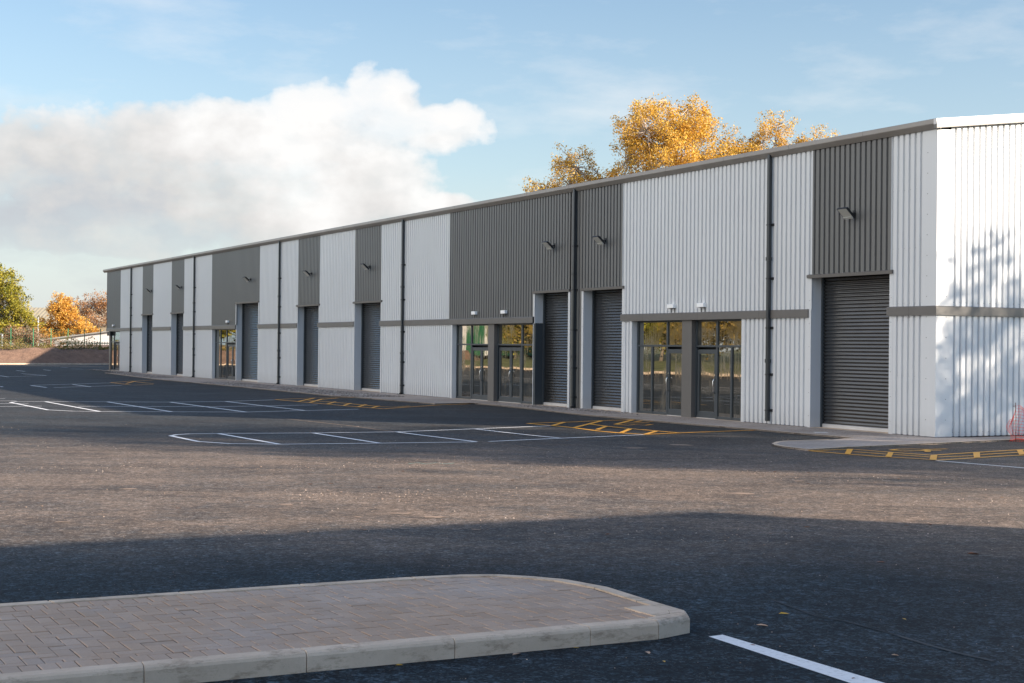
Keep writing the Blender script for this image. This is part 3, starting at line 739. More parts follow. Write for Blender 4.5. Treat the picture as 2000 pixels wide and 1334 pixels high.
# shutters
def jambs(s0,s1,zt,z0=.03,lab=None,near=True):
    for a,b in ((s0-J,s0),(s1,s1+J)):
        mb=MB(); mb.box(a,b,-.02,.006,z0,zt)
        for z in np.arange(.35,zt-.1,.62): mb.box((a+b)/2-.007,(a+b)/2+.007,.006,.012,z-.007,z+.007,1)
        mb.build('jamb_flashing',[Lg,M['screw']],B)
for idx,(s0,s1,zt,kind) in enumerate(shut):
    dw=-.41
    # flashings and reveals
    if kind==1:
        jambs(s0,s1,zt)
    elif kind==2:      # left side above the entrance only
        for a,b,z0 in ((s0-J,s0,.03),(s1,s1+.11,BT)):
            bx('jamb_flashing',Lg,a,b,-.02,.006,z0,zt)
    else:
        for a,b,z0 in ((s0-J,s0,.03),(s1,s1+.11,BT)):
            bx('jamb_flashing',Lg,a,b,-.02,.006,z0,zt)
    zl=.03 if kind==1 else BB-.02
    bx('door_reveal',Lg,s1,s1+.03,-.46,-.0205 if kind==1 else -.001,zl,zt)      # far reveal (faces the camera)
    bx('door_reveal',Lg,s0-.03,s0,-.46,-.0205,.03,zt)
    bx('door_reveal',M['trim'],s0-.03,s1+.03,-.46,-.02,zt,zt+.03,label='underside of the shutter opening')
    # lintel
    mb=MB(); mb.extrude([(-.02,zt-.03),(.05,zt-.03),(.055,zt+.05),(.0,zt+.07),(-.02,zt+.07)],'s',s0-.13,s1+.14); mb.build('lintel_trim',M['trim'],B)
    # shutter: curved slats, guides, bottom rail
    mb=MB(); H0=.13; pitch=.0965; nn=int((zt-H0)/pitch)+1; prof=[]
    for k in range(nn):
        z=H0+k*pitch
        for t in range(7):
            a=t/6; prof.append((dw+.004+.024*math.sin(math.pi*min(1,a*1.12)) if a<.9 else dw+.003, z+pitch*a*.98))
    prof=[(w,min(z,zt+.02)) for w,z in prof]
    mb.add([(s,w,z) for s in (s0+.01,s1-.01) for w,z in prof],[(i,i+1,len(prof)+i+1,len(prof)+i) for i in range(len(prof)-1)])
    sh=mb.build('roller_shutter',M['slat'],B,smooth=True,recalc=False)
    sh['label']='anthracite slatted roller shutter'
    mb=MB(); mb.extrude([(dw,.035),(dw+.045,.035),(dw+.045,.12),(dw+.02,.135),(dw,.135)],'s',s0+.05,s1-.05); mb.build('bottom_rail',M['alu'],sh)
    for a,b in ((s0,s0+.06),(s1-.06,s1)): 
        mb=MB(); mb.box(a,b,dw+.0,dw+.07,.03,zt); mb.build('guide_rail',M['frame'],sh)
    bx('threshold',M['kerb'],s0,s1,-.46,-.02,-.02,.032+.006)
# entrances ------------------------------------------------------------
GW=-.215
def screen(name,s0,s1,z0,z1,mull,trans,panes,doors,posts=(),label=None):
    """glazed entrance: frame, panes, doors with leaves"""
    fr=MB()
    fr.box(s0,s1,GW-.05,GW+.03,z1-.055,z1); 
    fr.box(s0,s0+.06,GW-.05,GW+.03,z0,z1-.055); fr.box(s1-.06,s1,GW-.05,GW+.03,z0,z1-.055)
    for a,b,za,zb in mull: fr.box(a,b,GW-.05,GW+.028,za,zb)
    fr.box(s0+.06,s1-.06,GW-.05,GW+.015,.036,.12)
    for a,b,z in trans: fr.box(a,b,GW-.05,GW+.026,z,z+.06)
    o=fr.build(name,M['frame'],B,bevel=.003)
    if label: o['label']=label
    for a,b,za,zb in panes:
        mb=MB(); mb.box(a-.005,b+.005,GW-.02,GW-.008,za-.005,zb+.005); mb.build('glass_pane',M['glass'],o)
    for d in doors:
        a,b,z,hs=d
        mb=MB(); st=.085
        mb.box(a,a+st,GW-.04,GW+.02,.05,z); mb.box(b-st,b,GW-.04,GW+.02,.05,z); mb.box(a+st,b-st,GW-.04,GW+.018,.05,.24); mb.box(a+st,b-st,GW-.04,GW+.018,z-.13,z)
        dr=mb.build('glazed_door',M['frame'],B,bevel=.003)
        mb=MB(); mb.box(a+st-.005,b-st+.005,GW-.018,GW-.007,.235,z-.125); mb.build('glass_pane',M['glass'],dr)
        if hs is not None:
            mb=MB(); hx=a+st/2 if hs=='a' else b-st/2; w=GW+.02
            mb.tube([(hx,w,.80),(hx,w+.06,.82),(hx,w+.075,.86),(hx,w+.075,1.16),(hx,w+.06,1.20),(hx,w,1.22)],.019,n=8)
            mb.build('pull_handle',M['chrome'],dr,smooth=True)
            mb=MB(); mb.bar((hx,GW+.02,1.34),(hx,GW+.032,1.34),.028,n=12); mb.build('lock_cylinder',M['chrome'],dr)
        mb=MB(); mb.box(a,b,GW-.05,GW+.045,.036,.05); mb.build('door_sill',M['alu'],dr)
    return o
def reveals(s0,s1,ztop=BB):
    bx('door_reveal',Lg,s1,s1+.03,-.46,-.0205,.03,ztop); 
    bx('door_reveal',Lg,s0-.03,s0,-.46,-.0205,.03,ztop)
    bx('door_reveal',M['black'],s0,s1,-.46,-.001,ztop-.0,ztop+.03,label='dark soffit over the entrance')
    bx('threshold',M['kerb'],s0,s1,-.46,-.02,-.02,.036)
ZG=BB-.0
T0=2.17
# E4 between s 7.75 and 13.6
reveals(7.75,13.58)
for a,b in ((7.62,7.75),(13.58,13.72)): bx('jamb_flashing',Lg,a,b,-.02,.006,.03,BB)
mb=MB(); mb.box(10.30,10.82,GW-.05,-.04,.03,ZG); o=mb.build('central_post',M['trim'],B); o['label']='broad brown-grey steel post between two glazed doors'
screen('entrance_screen',10.82,13.56,.04,ZG,
  [(12.66,12.74,.04,T0),(11.80,11.88,.04,ZG-.05)],[(10.88,13.5,T0)],
  [(12.74,13.50,.12,T0),(11.88,12.66,.12,T0),(11.88,13.50,T0+.06,ZG-.055),(10.88,11.80,T0+.06,ZG-.055)],
  [(10.90,11.80,T0-.07,'b')],label='slate grey entrance screen left of the broad post')
screen('entrance_screen',7.76,10.30,.04,ZG,
  [(9.17,9.25,.04,ZG-.05),(8.45,8.53,.04,T0)],[(7.82,10.24,T0)],
  [(8.53,9.17,.12,T0),(7.82,8.45,.12,T0),(7.82,9.17,T0+.06,ZG-.055),(9.25,10.24,T0+.06,ZG-.055)],
  [(9.25,10.20,T0-.07,'a')],label='slate grey entrance screen right of the broad post')
# E3 shares its recess with the shutter beside it
reveals(20.25,26.93)
bx('jamb_flashing',Lg,26.93,27.1,-.02,.006,.03,BB)
bx('central_post',M['trim'],23.37,23.87,GW-.05,-.05,.03,ZG,label='brown-grey steel post between two pairs of glazed doors')
bx('side_panel',M['frame'],20.09,20.25,-.46,-.03,.03,BB,label='dark steel partition beside the roller shutter')
screen('entrance_screen',23.87,26.92,.04,ZG,[(25.54,25.64,.04,ZG-.05)],[(23.93,26.86,T0)],
  [(25.64,26.86,.12,T0),(25.64,26.86,T0+.06,ZG-.055),(23.93,25.54,T0+.06,ZG-.055)],
  [(24.72,25.52,T0-.08,None),(23.95,24.715,T0-.08,'b')],label='grey entrance screen with a pair of doors beside the light cladding')
screen('entrance_screen',20.26,23.37,.04,ZG,[(21.35,21.44,.04,ZG-.05)],[(20.32,23.31,T0)],
  [(20.32,21.35,.12,T0),(20.32,21.35,T0+.06,ZG-.055),(21.44,23.31,T0+.06,ZG-.055)],
  [(22.28,23.20,T0-.07,None),(21.46,22.275,T0-.07,'b')],label='grey entrance screen with a pair of doors nearest the roller shutter')
# E2
reveals(55.5,60.1)
bx('jamb_flashing',Lg,60.1,60.25,-.02,.006,.03,BB)
bx('side_panel',Lg,55.4,55.5,-.46,-.03,.03,BB,label='light reveal between the entrance and the roller shutter')
screen('entrance_screen',55.52,60.08,.04,ZG,[(58.95,59.05,.04,ZG-.05),(57.75,57.85,.04,ZG-.05)],[(55.58,60.02,T0)],
  [(59.05,60.02,.12,T0),(57.85,58.95,.12,T0),(57.85,60.02,T0+.06,ZG-.055),(55.58,57.75,T0+.06,ZG-.055)],
  [(56.68,57.6,T0-.07,None),(55.75,56.675,T0-.07,'b')],label='glazed entrance screen beside the tallest roller shutter')
# E1 wraps the far corner
bx('door_reveal',M['black'],83.4,87.7,-.6,-.001,BB-.001,BB+.03,label='dark soffit over the corner entrance')
bx('jamb_flashing',Lg,83.4,83.5,-.02,.006,.03,BB)
bx('door_reveal',Lg,83.37,83.4,-.46,-.0205,.03,BB)
bx('threshold',M['kerb'],83.4,87.7,-.46,-.02,-.02,.036)
screen('entrance_screen',83.42,87.6,.04,ZG,[(86.1,86.2,.04,ZG-.05)],[(83.5,87.5,T0)],
  [(86.2,87.5,.12,T0),(86.2,87.5,T0+.06,ZG-.055),(83.5,86.1,T0+.06,ZG-.055)],
  [(84.75,85.6,T0-.07,None),(83.9,84.74,T0-.07,'b')],label='glazed entrance screen at the far end of the terrace')
bx('corner_post',M['trim'],87.2,87.62,GW-.04,GW+.06,.03,BB)
bx('canopy_box',M['black'],86.7,87.72,-.35,-.01,BB-.33,BB-.03,label='small black box under the far end soffit')
# lights on the wall
def flood(s,z):
    f=MB(); f.bar((s,-.02,z),(s,.05,z),.04,n=10); f.tube([(s,.03,z),(s,.10,z+.01),(s,.18,z)],.014); f.box(s-.045,s+.045,0.0,.02,z-.09,z+.09)
    o=f.build('floodlight',M['black'],B)
    th=R_(42); c,sn=math.cos(th),math.sin(th)
    def rotbox(mb,a0,a1,u0,u1,n0,n1,mi=0):   # a along s, u along the tilted plane, n along its lower normal
        vs=[]
        for n_ in (n0,n1):
            for a,u_ in ((a0,u0),(a1,u0),(a1,u1),(a0,u1)):
                vs.append((s+a,.14+u_*c+n_*sn,z-.12+u_*sn-n_*c))
        mb.add(vs,[(0,1,2,3),(7,6,5,4),(0,4,5,1),(1,5,6,2),(2,6,7,3),(3,7,4,0)],mi)
    h=MB(); rotbox(h,-.19,.19,0,.36,-.03,.02); 
    for q in np.linspace(-.15,.15,7): rotbox(h,q-.004,q+.004,.05,.31,-.06,-.03)
    h.build('lamp_head',M['black'],o)
    l=MB(); rotbox(l,-.165,.165,.09,.345,.02,.027); l.build('lamp_glass',M['lens'],o)
    l=MB(); rotbox(l,-.165,.165,.015,.08,.02,.05); l.build('driver_box',M['lens'],o)
for s,z in [(2.98,5.66),(15.25,5.68),(18.7,5.70),(35.6,5.68),(43.15,5.67),(52.8,5.72),(66.9,5.72),(74.4,5.70)]: flood(s,z)
def bulkhead(s,z):
    mb=MB(); mb.box(s-.17,s+.17,.0,.12,z-.04,z+.085); o=mb.build('bulkhead_light',M['white'],B,bevel=.012)
    mb=MB(); mb.box(s-.15,s+.15,.0,.08,z-.05,z-.036); 
    for q in (-.1,.09): mb.box(s+q-.008,s+q+.008,.005,.02,BT,z-.05)
    mb.build('light_base',M['trim'],o)
for s in (11.25,9.66,24.85,22.38,56.9,85.4): bulkhead(s,3.40)
# downpipes
def downpipe(s,shoe=True,zb=.12):
    mb=MB(); mb.box(s-.05,s+.05,.03,.13,zb,7.56)
    o=mb.build('downpipe',M['pipe'],B,bevel=.006)
    o['label']='black square downpipe from the eaves to the ground'
    for z in (5.6,4.1,2.72,1.42,.42):
        m2=MB(); m2.box(s-.13,s+.058,-.01,.035,z-.035,z+.035); m2.box(s-.058,s+.058,.03,.137,z-.018,z+.018)
        m2.build('pipe_bracket',M['black'],o)
    
    for z in (1.75,4.6): m3=MB(); m3.box(s-.062,s+.062,.018,.142,z,z+.1); m3.build('pipe_socket',M['pipe'],o)
    if shoe:
        m4=MB(); m4.tube([(s,.08,.16),(s,.08,.08),(s-.02,.12,.04)],[.06,.075,.085],n=8); m4.box(s-.16,s+.16,-.02,.24,.0,.05); m4.build('pipe_shoe',M['black'],o)
for s in (6.42,31.75,47.8,63.78,79.95): downpipe(s,s>7)
downpipe(17.17)
# ------------------------------------------------------------------ vegetation
def leaf_mesh(name,C,size,mat,parent=None,aspect=.62,jit=.35,up=.3):
    C=np.asarray(C,dtype=np.float64); N=len(C)
    nrm=rng.normal(size=(N,3)); nrm[:,2]+=up; nrm/=np.linalg.norm(nrm,axis=1)[:,None]
    t=rng.normal(size=(N,3)); u=np.cross(nrm,t); u/=np.linalg.norm(u,axis=1)[:,None]; v=np.cross(nrm,u)
    L=size*(1+jit*rng.normal(size=N)).clip(.4,1.8)[:,None]/2
    V=np.stack([C-u*L,C+v*L*aspect+nrm*L*.15,C+u*L,C-v*L*aspect+nrm*L*.15],axis=1).reshape(-1,3)
    me=bpy.data.meshes.new(name); me.vertices.add(4*N); me.vertices.foreach_set('co',V.ravel().astype(np.float32))
    me.loops.add(4*N); me.loops.foreach_set('vertex_index',np.arange(4*N,dtype=np.int32))
    me.polygons.add(N); me.polygons.foreach_set('loop_start',np.arange(0,4*N,4,dtype=np.int32)); me.polygons.foreach_set('loop_total',np.full(N,4,dtype=np.int32))
    me.materials.append(mat); me.update(); me.validate()
    o=bpy.data.objects.new(name,me); sc.collection.objects.link(o)
    if parent: o.parent=parent
    return o
def tree(label,cat,base,env,trunk_h,tr,ncl,lpc,lsize,mat,bark='bark',group=None,name='broadleaf_tree',spread=.34,bare=0,twig=.014,droop=.55):
    root=empty(name,base,0,label,cat,group)
    mb=MB(); top=Vector((0,0,trunk_h)); k=Vector((random.uniform(-.3,.3),random.uniform(-.3,.3),trunk_h*.5))
    P=[Vector((0,0,-.3)),k,top]; mb.tube([P[0],P[0].lerp(k,.5),k,k.lerp(top,.6),top],[tr*1.25,tr,tr*.85,tr*.65,tr*.5],n=8)
    vols=np.array([e[3]*e[4]*e[5] for e in env])**.8; vols/=vols.sum()
    limbs=[]
    for e in env:
        c=Vector(e[:3])
        for _ in range(2):
            s0=Vector((0,0,trunk_h*random.uniform(.45,1.))); s0.x=k.x*.4
            end=c+Vector((random.uniform(-.6,.6)*e[3],random.uniform(-.6,.6)*e[4],random.uniform(-.1,.75)*e[5]))
            mid=s0.lerp(end,.45)+Vector((random.uniform(-.4,.4),random.uniform(-.4,.4),-.12*(end-s0).length))
            pts=[(s0*(1-t)**2+mid*2*t*(1-t)+end*t*t) for t in [0,.2,.4,.6,.8,1]]
            mb.tube(pts,[tr*.42,tr*.34,tr*.26,tr*.18,tr*.11,tr*.05],n=5); limbs.append(pts)
    allp=[p for l in limbs for p in l[2:]]
    A=np.array([tuple(p) for p in allp]); C=[]
    for i in range(ncl):
        e=env[rng.choice(len(env),p=vols)]
        d=rng.normal(size=3); d/=np.linalg.norm(d); r=rng.random()**.42
        if d[2]<0: d[2]*=.8
        p=np.array(e[:3])+d*r*np.array(e[3:6])
        j=np.argmin(((A-p)**2).sum(1)+rng.random(len(A))*.4); a=A[j]
        out=p-a; L=np.linalg.norm(out)+1e-6
        dirn=out/L+np.array([0,0,droop]); dirn/=np.linalg.norm(dirn); ln=rng.uniform(.5,1.1)*spread*3
        tip=p+dirn*ln
        m=(a+p)/2+rng.normal(size=3)*.1*L; m[2]-=.05*L
        mb.tube([Vector(a),Vector(m),Vector(p),Vector(tip)],[twig*2.2,twig*1.7,twig*1.2,twig*.5],n=3)
        if rng.random()<bare: continue
        n=int(lpc*rng.uniform(.5,1.4)); t=rng.random(n)
        q=p[None]+ (dirn*ln)[None]*t[:,None]+rng.normal(size=(n,3))*spread*(1.05-.6*t[:,None])
        C.append(q)
    mb.build('trunk',M[bark],root,smooth=True,recalc=False)
    if C: leaf_mesh('crown',np.concatenate(C),lsize,mat,root)
    return root
GT='golden trees behind the terrace'
tree('tallest golden yellow tree rising over the roof behind the terrace','tree',(11.0,100,0),
 [(-1.55,0,16.5,2.4,2.4,2.1),(.8,.5,16.8,1.9,2,1.7),(-1.1,0,18.3,.75,.8,.8),(.9,0,18.2,.7,.8,.6),(-2.9,.3,14.3,1.7,2,1.7),(.3,-1,14.2,2.8,2.4,2.),(3.2,0,15.1,1.5,1.6,1.3),(3.9,0,13.2,1.6,1.6,1.4),(0,0,11.6,4.6,3,1.8)],9,.38,640,95,.125,M['lf_gold'],'palebark',GT,spread=.30)
tree('thin golden tree with purplish twigs left of the tallest golden tree','tree',(4.2,101,0),
 [(0,0,13.7,1.6,1.6,1.4),(-2.1,0,12.7,1.2,1.2,.9),(1.5,0,13.2,1.1,1.2,1.4),(-.6,0,14.8,.7,.7,.8),(.4,0,14.9,.6,.6,.7),(-.4,0,11.4,3.,2.,1.2),(2.6,0,12.9,1.2,1.3,1.3)],8,.26,330,60,.115,M['lf_gold'],'palebark',GT,spread=.26,bare=.22)
tree('half bare golden tree with bare top twigs right of the tallest golden tree','tree',(17.2,100,0),
 [(-.9,0,15.9,.8,.8,1.0),(.7,0,15.8,.85,.8,1.0),(0,0,14.6,1.8,1.4,1.4),(-1.6,0,15.2,.7,.8,.7),(.4,0,17.0,1.3,1,.8),(0,0,12.5,2.,1.5,1.2),(-1.7,0,14.6,.9,1,1.3),(1.8,0,15.0,.8,.8,.9)],9,.22,340,60,.115,M['lf_gold'],'palebark',GT,spread=.25,bare=.22)
tree('small tuft of a golden tree farthest right above the roof','tree',(20.3,100,0),
 [(.2,0,16.2,.8,.8,.8),(-.7,0,15.4,1.1,1,.8),(.9,0,15.7,.7,.8,.8),(0,0,13.5,1.8,1.5,1.2)],9,.2,140,50,.115,M['lf_gold'],'palebark',GT,spread=.22,bare=.18)
# ------------------------------------------------------------------ bank at the far end
def bz(s,w):
    t=(s-118.35)/3.2; t=max(0,min(1,t)); h=1.45*(t*t*(3-2*t))
    if s>124: h+=min(.25,(s-124)*.01)
    return h
from mathutils import noise as mn
mb=MB(); S=list(np.arange(118.3,125,.3))+[127,130,136,150,180,240,330]; Wd=list(np.arange(-60,64,.8)); nw=len(Wd)
for s in S:
    for w in Wd:
        x,y=sw(s,w); nz=mn.noise(Vector((x*.8,y*.8,0)))*.22+mn.noise(Vector((x*.25,y*.25,9)))*.3+mn.noise(Vector((x*2.3,y*2.3,3)))*.09
        k=0 if s<118.4 else min(1,(s-118.3)/1.)
        mb.v.append((x,y,bz(s,w)+nz*k+(-.05 if s<118.4 else 0)))
for i in range(len(S)-1):
    for j in range(nw-1): a=i*nw+j; mb.f.append((a,a+1,a+nw+1,a+nw)); mb.m.append(0)
props(mb.build('earth_bank',M['earth'],smooth=True),kind='structure')
mb=MB()
P=[(117.95,-40),(117.95,40)]
q=[sw(117.9,-45),sw(118.15,-45),sw(118.15,40),sw(117.9,40)]
mb.add([(x,y,z) for z in (-.02,.12) for x,y in q],[(0,1,2,3),(4,7,6,5),(0,4,5,1),(1,5,6,2),(2,6,7,3),(3,7,4,0)])
props(mb.build('boundary_kerb',M['kerb'],recalc=True),kind='structure')
# weeds and dry grass along the crest
C=[]
for _ in range(12000):
    w=random.uniform(-14,30); s=121.3+abs(random.gauss(0,1.3)); h=random.random()**1.5*(.75+.45*math.sin(w*.9)+.3*math.sin(w*2.7))
    if s<121.6: h*=.4
    x,y=sw(s,w); C.append((x,y,bz(s,w)+max(.02,h)))
leaf_mesh('crest_weeds',C,.22,M['weed'],aspect=.28,up=0)
props(bpy.data.objects['crest_weeds'],'dry weeds and grass growing along the crest of the earth bank','weeds',kind='stuff')
# green mesh fence
fen=empty('mesh_fence',(*sw(124,-3),1.45),ANG,'green steel mesh fence standing on the crest of the earth bank','fence')
pw=[12.0,9.8,7.6,5.4,3.2,1.07,-1.05,-2.74,-4.38,-5.99,-7.56,-9.1,-10.7,-12.3]
for w in pw:
    mb=MB(); mb.box(-.03,.03,w+3-.035,w+3+.035,-.3,2.02); mb.box(-.045,.045,w+3-.05,w+3+.05,2.02,2.05); mb.build('fence_post',M['green'],fen)
mb=MB()
for a,b in zip(pw,pw[1:]):
    n=int((a-b)/.15)
    for i in range(n): 
        w=b+3+(a-b)*(i+.5)/n; mb.box(.03,.036,w-.003,w+.003,.05,1.95)
    for z in (.08,.55,1.05,1.5,1.93): mb.box(.036,.044,b+3,a+3,z-.004,z+.004)
mb.build('wire_panel',M['green'],fen)
mb=MB(); mb.box(.04,.09,-9.3,-.6,.58,.66); mb.build('rail',M['green'],fen)
# trees on the left
tree('large yellow green tree at the left edge beyond the green fence','tree',(-56.3,165,1.4),
 [(-.3,0,6.4,1.8,2,2.0),(-2.6,0,6.6,2.4,2,2.5),(.7,0,4.1,1.9,2,1.5),(2.2,0,2.6,1.3,1.5,1.1),(-1.,0,8.2,1.0,1,.9),(.2,0,2.,2.8,2,1.3),(-2,0,2.2,3,2,1.6)],3.2,.3,560,70,.18,M['lf_green'],'bark',None,spread=.32)
tree('bright orange and yellow tree beyond the fence, left of the terrace','tree',(-70.6,232,1.4),
 [(0,0,4.3,1.2,1.2,1.2),(-.2,0,5.5,.55,.6,.55),(.9,0,4.5,.8,.8,.8),(-1.9,0,2.2,1.2,1.2,1.0),(1.5,0,2.5,1.4,1.4,1.1),(3.0,0,1.6,1.2,1.2,.8),(-.6,0,1.4,2.4,1.5,.9),(.8,0,3.2,1.4,1.4,1.2)],2.4,.2,460,60,.15,M['lf_orange'],'bark',None,spread=.26)
tree('twiggy russet tree between the orange tree and the terrace','tree',(-67.3,240,1.4),
 [(-2.3,0,4.0,1.4,1.4,1.3),(-.6,0,4.6,1.5,1.5,1.4),(1.2,0,5.1,1.5,1.4,1.3),(2.8,0,4.8,1.4,1.3,1.4),(.8,0,3,2.6,2,1.1),(3.2,0,2.8,1.6,1.5,1.1)],2.6,.2,420,34,.15,M['lf_pink'],'palebark',None,spread=.3,bare=.25)
tree('low reddish brown bush beyond the fence beside the green tree','bush',(-52.4,160,1.4),
 [(0,0,1.1,1.6,1.3,.9),(1.2,0,.8,1.2,1.,.6),(-1.2,0,1.3,1.,1.,.8),(2.6,0,.5,1.,1.,.5)],.5,.06,260,30,.15,M['brush'],'palebark',None,name='bush',spread=.25,bare=.3)
def lamp(x,y,z,h,lab,arm=True):
    r=empty('street_lamp',(x,y,z),0,lab,'lamp post')
    mb=MB(); mb.tube([(0,0,0),(0,0,h*.4),(0,0,h)],[.15,.12,.09],n=8); mb.build('pole',M['post'],r)
    mb=MB(); mb.box(-.35,.08,-.06,.06,h,h+.07); mb.build('lamp_head',M['post'],r)
lamp(-56.2,176,1.3,3.75,'grey lamp post in front of the far pitched roof shed')
lamp(-54.6,159,1.4,1.5,'short pale post at the left edge beyond the fence')
for o in list(bpy.data.objects):
    if o.parent is None and o.get('label','').startswith(('bright orange','twiggy russet')): o.scale=(1.36,1.36,1.36)
# ------------------------------------------------------------------ sheds beyond the fence
def gshed(name,lab,cx,cy,rz,width,length,eave,ridge,wallm,roofm,z0=1.0,n_ribs=True,ov=.4):
    r=empty(name,(cx,cy,z0),rz,lab,'shed')
    mb=MB(); h=width/2
    mb.add([(-h,0,0),(h,0,0),(h,0,eave),(0,0,ridge),(-h,0,eave),(-h,length,0),(h,length,0),(h,length,eave),(0,length,ridge),(-h,length,eave)],
      [(0,1,2,3,4),(9,8,7,6,5),(0,4,9,5),(1,6,7,2)]); mb.build('wall',wallm,r)
    for sg in (-1,1):
        mb=MB(); a=(0,ridge+.12); b=(sg*(h+ov),eave+.12-(ridge-eave)/h*ov)
        n=max(4,int(length/.33)); vs=[]
        for i in range(n+1):
            y=-ov+(length+2*ov)*i/n; d=.05 if i%2 else 0
            vs+=[(a[0],y,a[1]+d),(b[0],y,b[1]+d)]
        mb.add(vs,[(2*i,2*i+1,2*i+3,2*i+2) for i in range(n)]); mb.add([(a[0],-ov,a[1]-.12),(b[0],-ov,b[1]-.12),(b[0],-ov,b[1]+.05),(a[0],-ov,a[1]+.05)],[(0,1,2,3)])
        mb.build('roof',roofm,r)
    return r
# white low shed, its end wall facing the yard (apex hidden behind the terrace)
g=gshed('white_shed','long white shed with a shallow roof beyond the fence, right beside the terrace',-46.0,196,R_(3),32,30,1.45,3.7,M['shed_white'],M['shed_grey'],.85)
mb=MB(); mb.box(-16.,-11.6,-.06,-.01,1.0,1.5); mb.box(-11.5,-10.9,-.05,-.01,.2,1.55); mb.build('grey_panel',M['shed_grey'],g)
mb=MB()
for i in range(60): x=-10.6+i*.33; mb.box(x,x+.05,-.05,-.01,.9,1.42)
mb.build('wall_rib',M['shed_grey'],g)
gshed('cream_roof_shed','shed with a cream sunlit roof behind the long white shed',-42.5,228,R_(58),16,26,2.0,4.6,M['shed_grey'],M['shed_roof'],.9)
gshed('pitched_roof_shed','big shed with a tan ribbed roof between the green and orange trees',-66,268,R_(90),22,24,3.6,7.4,M['shed_grey'],M['shed_roof'],.8)
# ------------------------------------------------------------------ things outside the frame that shade or are mirrored
r=empty('rear_warehouse',(*sw(92,-19),0),ANG,'grey warehouse hidden behind the far end of the terrace','warehouse')
mb=MB(); pr=ribs(0,18,.3,.04); mb.box(0,18,-21,-.05,0,10); mb.build('wall',M['shed_grey'],r)
mb=MB(); mb.box(-.2,18.2,-21.2,.1,10,10.25); mb.build('roof',M['roof'],r)
a=tosw(21.0,10.2)
r=empty('neighbouring_unit',(*sw(a[0],a[1]),0),ANG,'grey industrial unit beside the photographer whose shadow covers the foreground','industrial building')
mb=MB(); mb.box(-20,0,0,14,-.2,6.85); mb.build('wall',M['light'],r)
mb=MB(); mb.box(-20.1,.1,-.1,14.1,6.85,7.05); mb.build('roof',M['trim'],r)
SG='trees right of the yard outside the frame'
for i,(x,y,top,rr,nc) in enumerate([(36,26.9,13.4,2.3,300),(43,24.6,15.0,2.6,240),(36.5,18.6,17.5,3.0,360),(42,12.4,18.0,3.0,360),(33,22.4,14.5,2.6,280),(39,15.4,18.5,2.8,360)]):
    tree(['slender yellow tree nearest the sunlit end wall','taller tree behind the slender yellow one','middle golden tree along the right side','broad tree farthest from the terrace','small young tree along the right side','very tall tree in the middle of the right side row'][i],'tree',(x,y,0),
     [(0,0,top-rr*.9,rr,rr,rr),(rr*.5,rr*.3,top-rr*2,rr*.9,rr*.9,rr*.9),(-rr*.5,-rr*.3,top-rr*2.1,rr*.9,rr*.9,rr*.9),(0,0,top-rr*3,rr*.8,rr*.8,rr*.8)],top*.5,.18,nc,(11 if i<2 else 20),.24,M['lf_gold'],'bark',SG,spread=.36)
# verge, kerb and trees across the yard (mirrored in the entrance glass)
mb=MB(); ss=list(np.arange(-40,119,3)); ws=[40.2,41.5,43,46,60,75]; hs=[.08,.25,.45,.8,1.3,1.6]
for s in ss:
    for w,h in zip(ws,hs): x,y=sw(s,w); mb.v.append((x,y,gh(y)+h+random.uniform(-.04,.04)))
for i in range(len(ss)-1):
    for j in range(5): a=i*6+j; mb.f.append((a,a+1,a+7,a+6)); mb.m.append(0)
props(mb.build('grass_verge',M['grassland'],smooth=True),kind='structure')
mb=MB(); q=[sw(-40,39.9),sw(-40,40.2),sw(118,40.2),sw(118,39.9)]
mb.add([(x,y,gh(y)+z) for z in (-.05,.13) for x,y in q],[(0,1,2,3),(4,7,6,5),(0,4,5,1),(1,5,6,2),(2,6,7,3),(3,7,4,0)]); props(mb.build('verge_kerb',M['kerb']),kind='structure')
marking('bay_markings','','',[[sw(s,16.5),sw(s,21.3)] for s in np.arange(24,80,2.4)]+[[sw(24,21.3),sw(80,21.3)]],.11,M['wpaint'])
OG='autumn trees across the yard'
kinds=['lf_dull','lf_green','lf_dull','lf_dull']
for i,s in enumerate(np.arange(52,112,6.6)):
    x,y=sw(s+random.uniform(-1,1),48+random.uniform(-1.5,1.5)); t=random.uniform(9,13)
    tree('autumn tree standing on the verge across the yard','tree',(x,y,1.),
      [(0,0,t-3,3,2.6,2.8),(1.5,0,t-5.5,3,2.6,2.4),(-1.6,0,t-6.2,3,2.6,2.4),(0,0,2.6,3.4,2.4,2.0)],t*.4,.2,300,30,.30,M[kinds[i%4]],'bark',OG,spread=.5)
for s,w in ((131,24),(136,33),(129,40)):
    x,y=sw(s,w); tree('yellow green tree standing on the bank beyond the yard','tree',(x,y,1.5),[(0,0,6,3.5,3,3),(2,0,3,3,3,2),(-2,0,3,3,3,2)],3,.2,200,20,.45,M['lf_green'],'bark','trees on the far bank',spread=.5)
r=empty('green_shed',(*sw(117,47),1.2),ANG,'pale shed with a green door panel across the yard','shed')
mb=MB(); mb.box(0,16,0,10,0,6.5); mb.build('wall',M['shed_white'],r)
mb=MB(); mb.box(.6,5,-.06,0,0,3.4); mb.box(-.06,0,.5,6,0,3.0); mb.build('door',M['greenshed'],r)
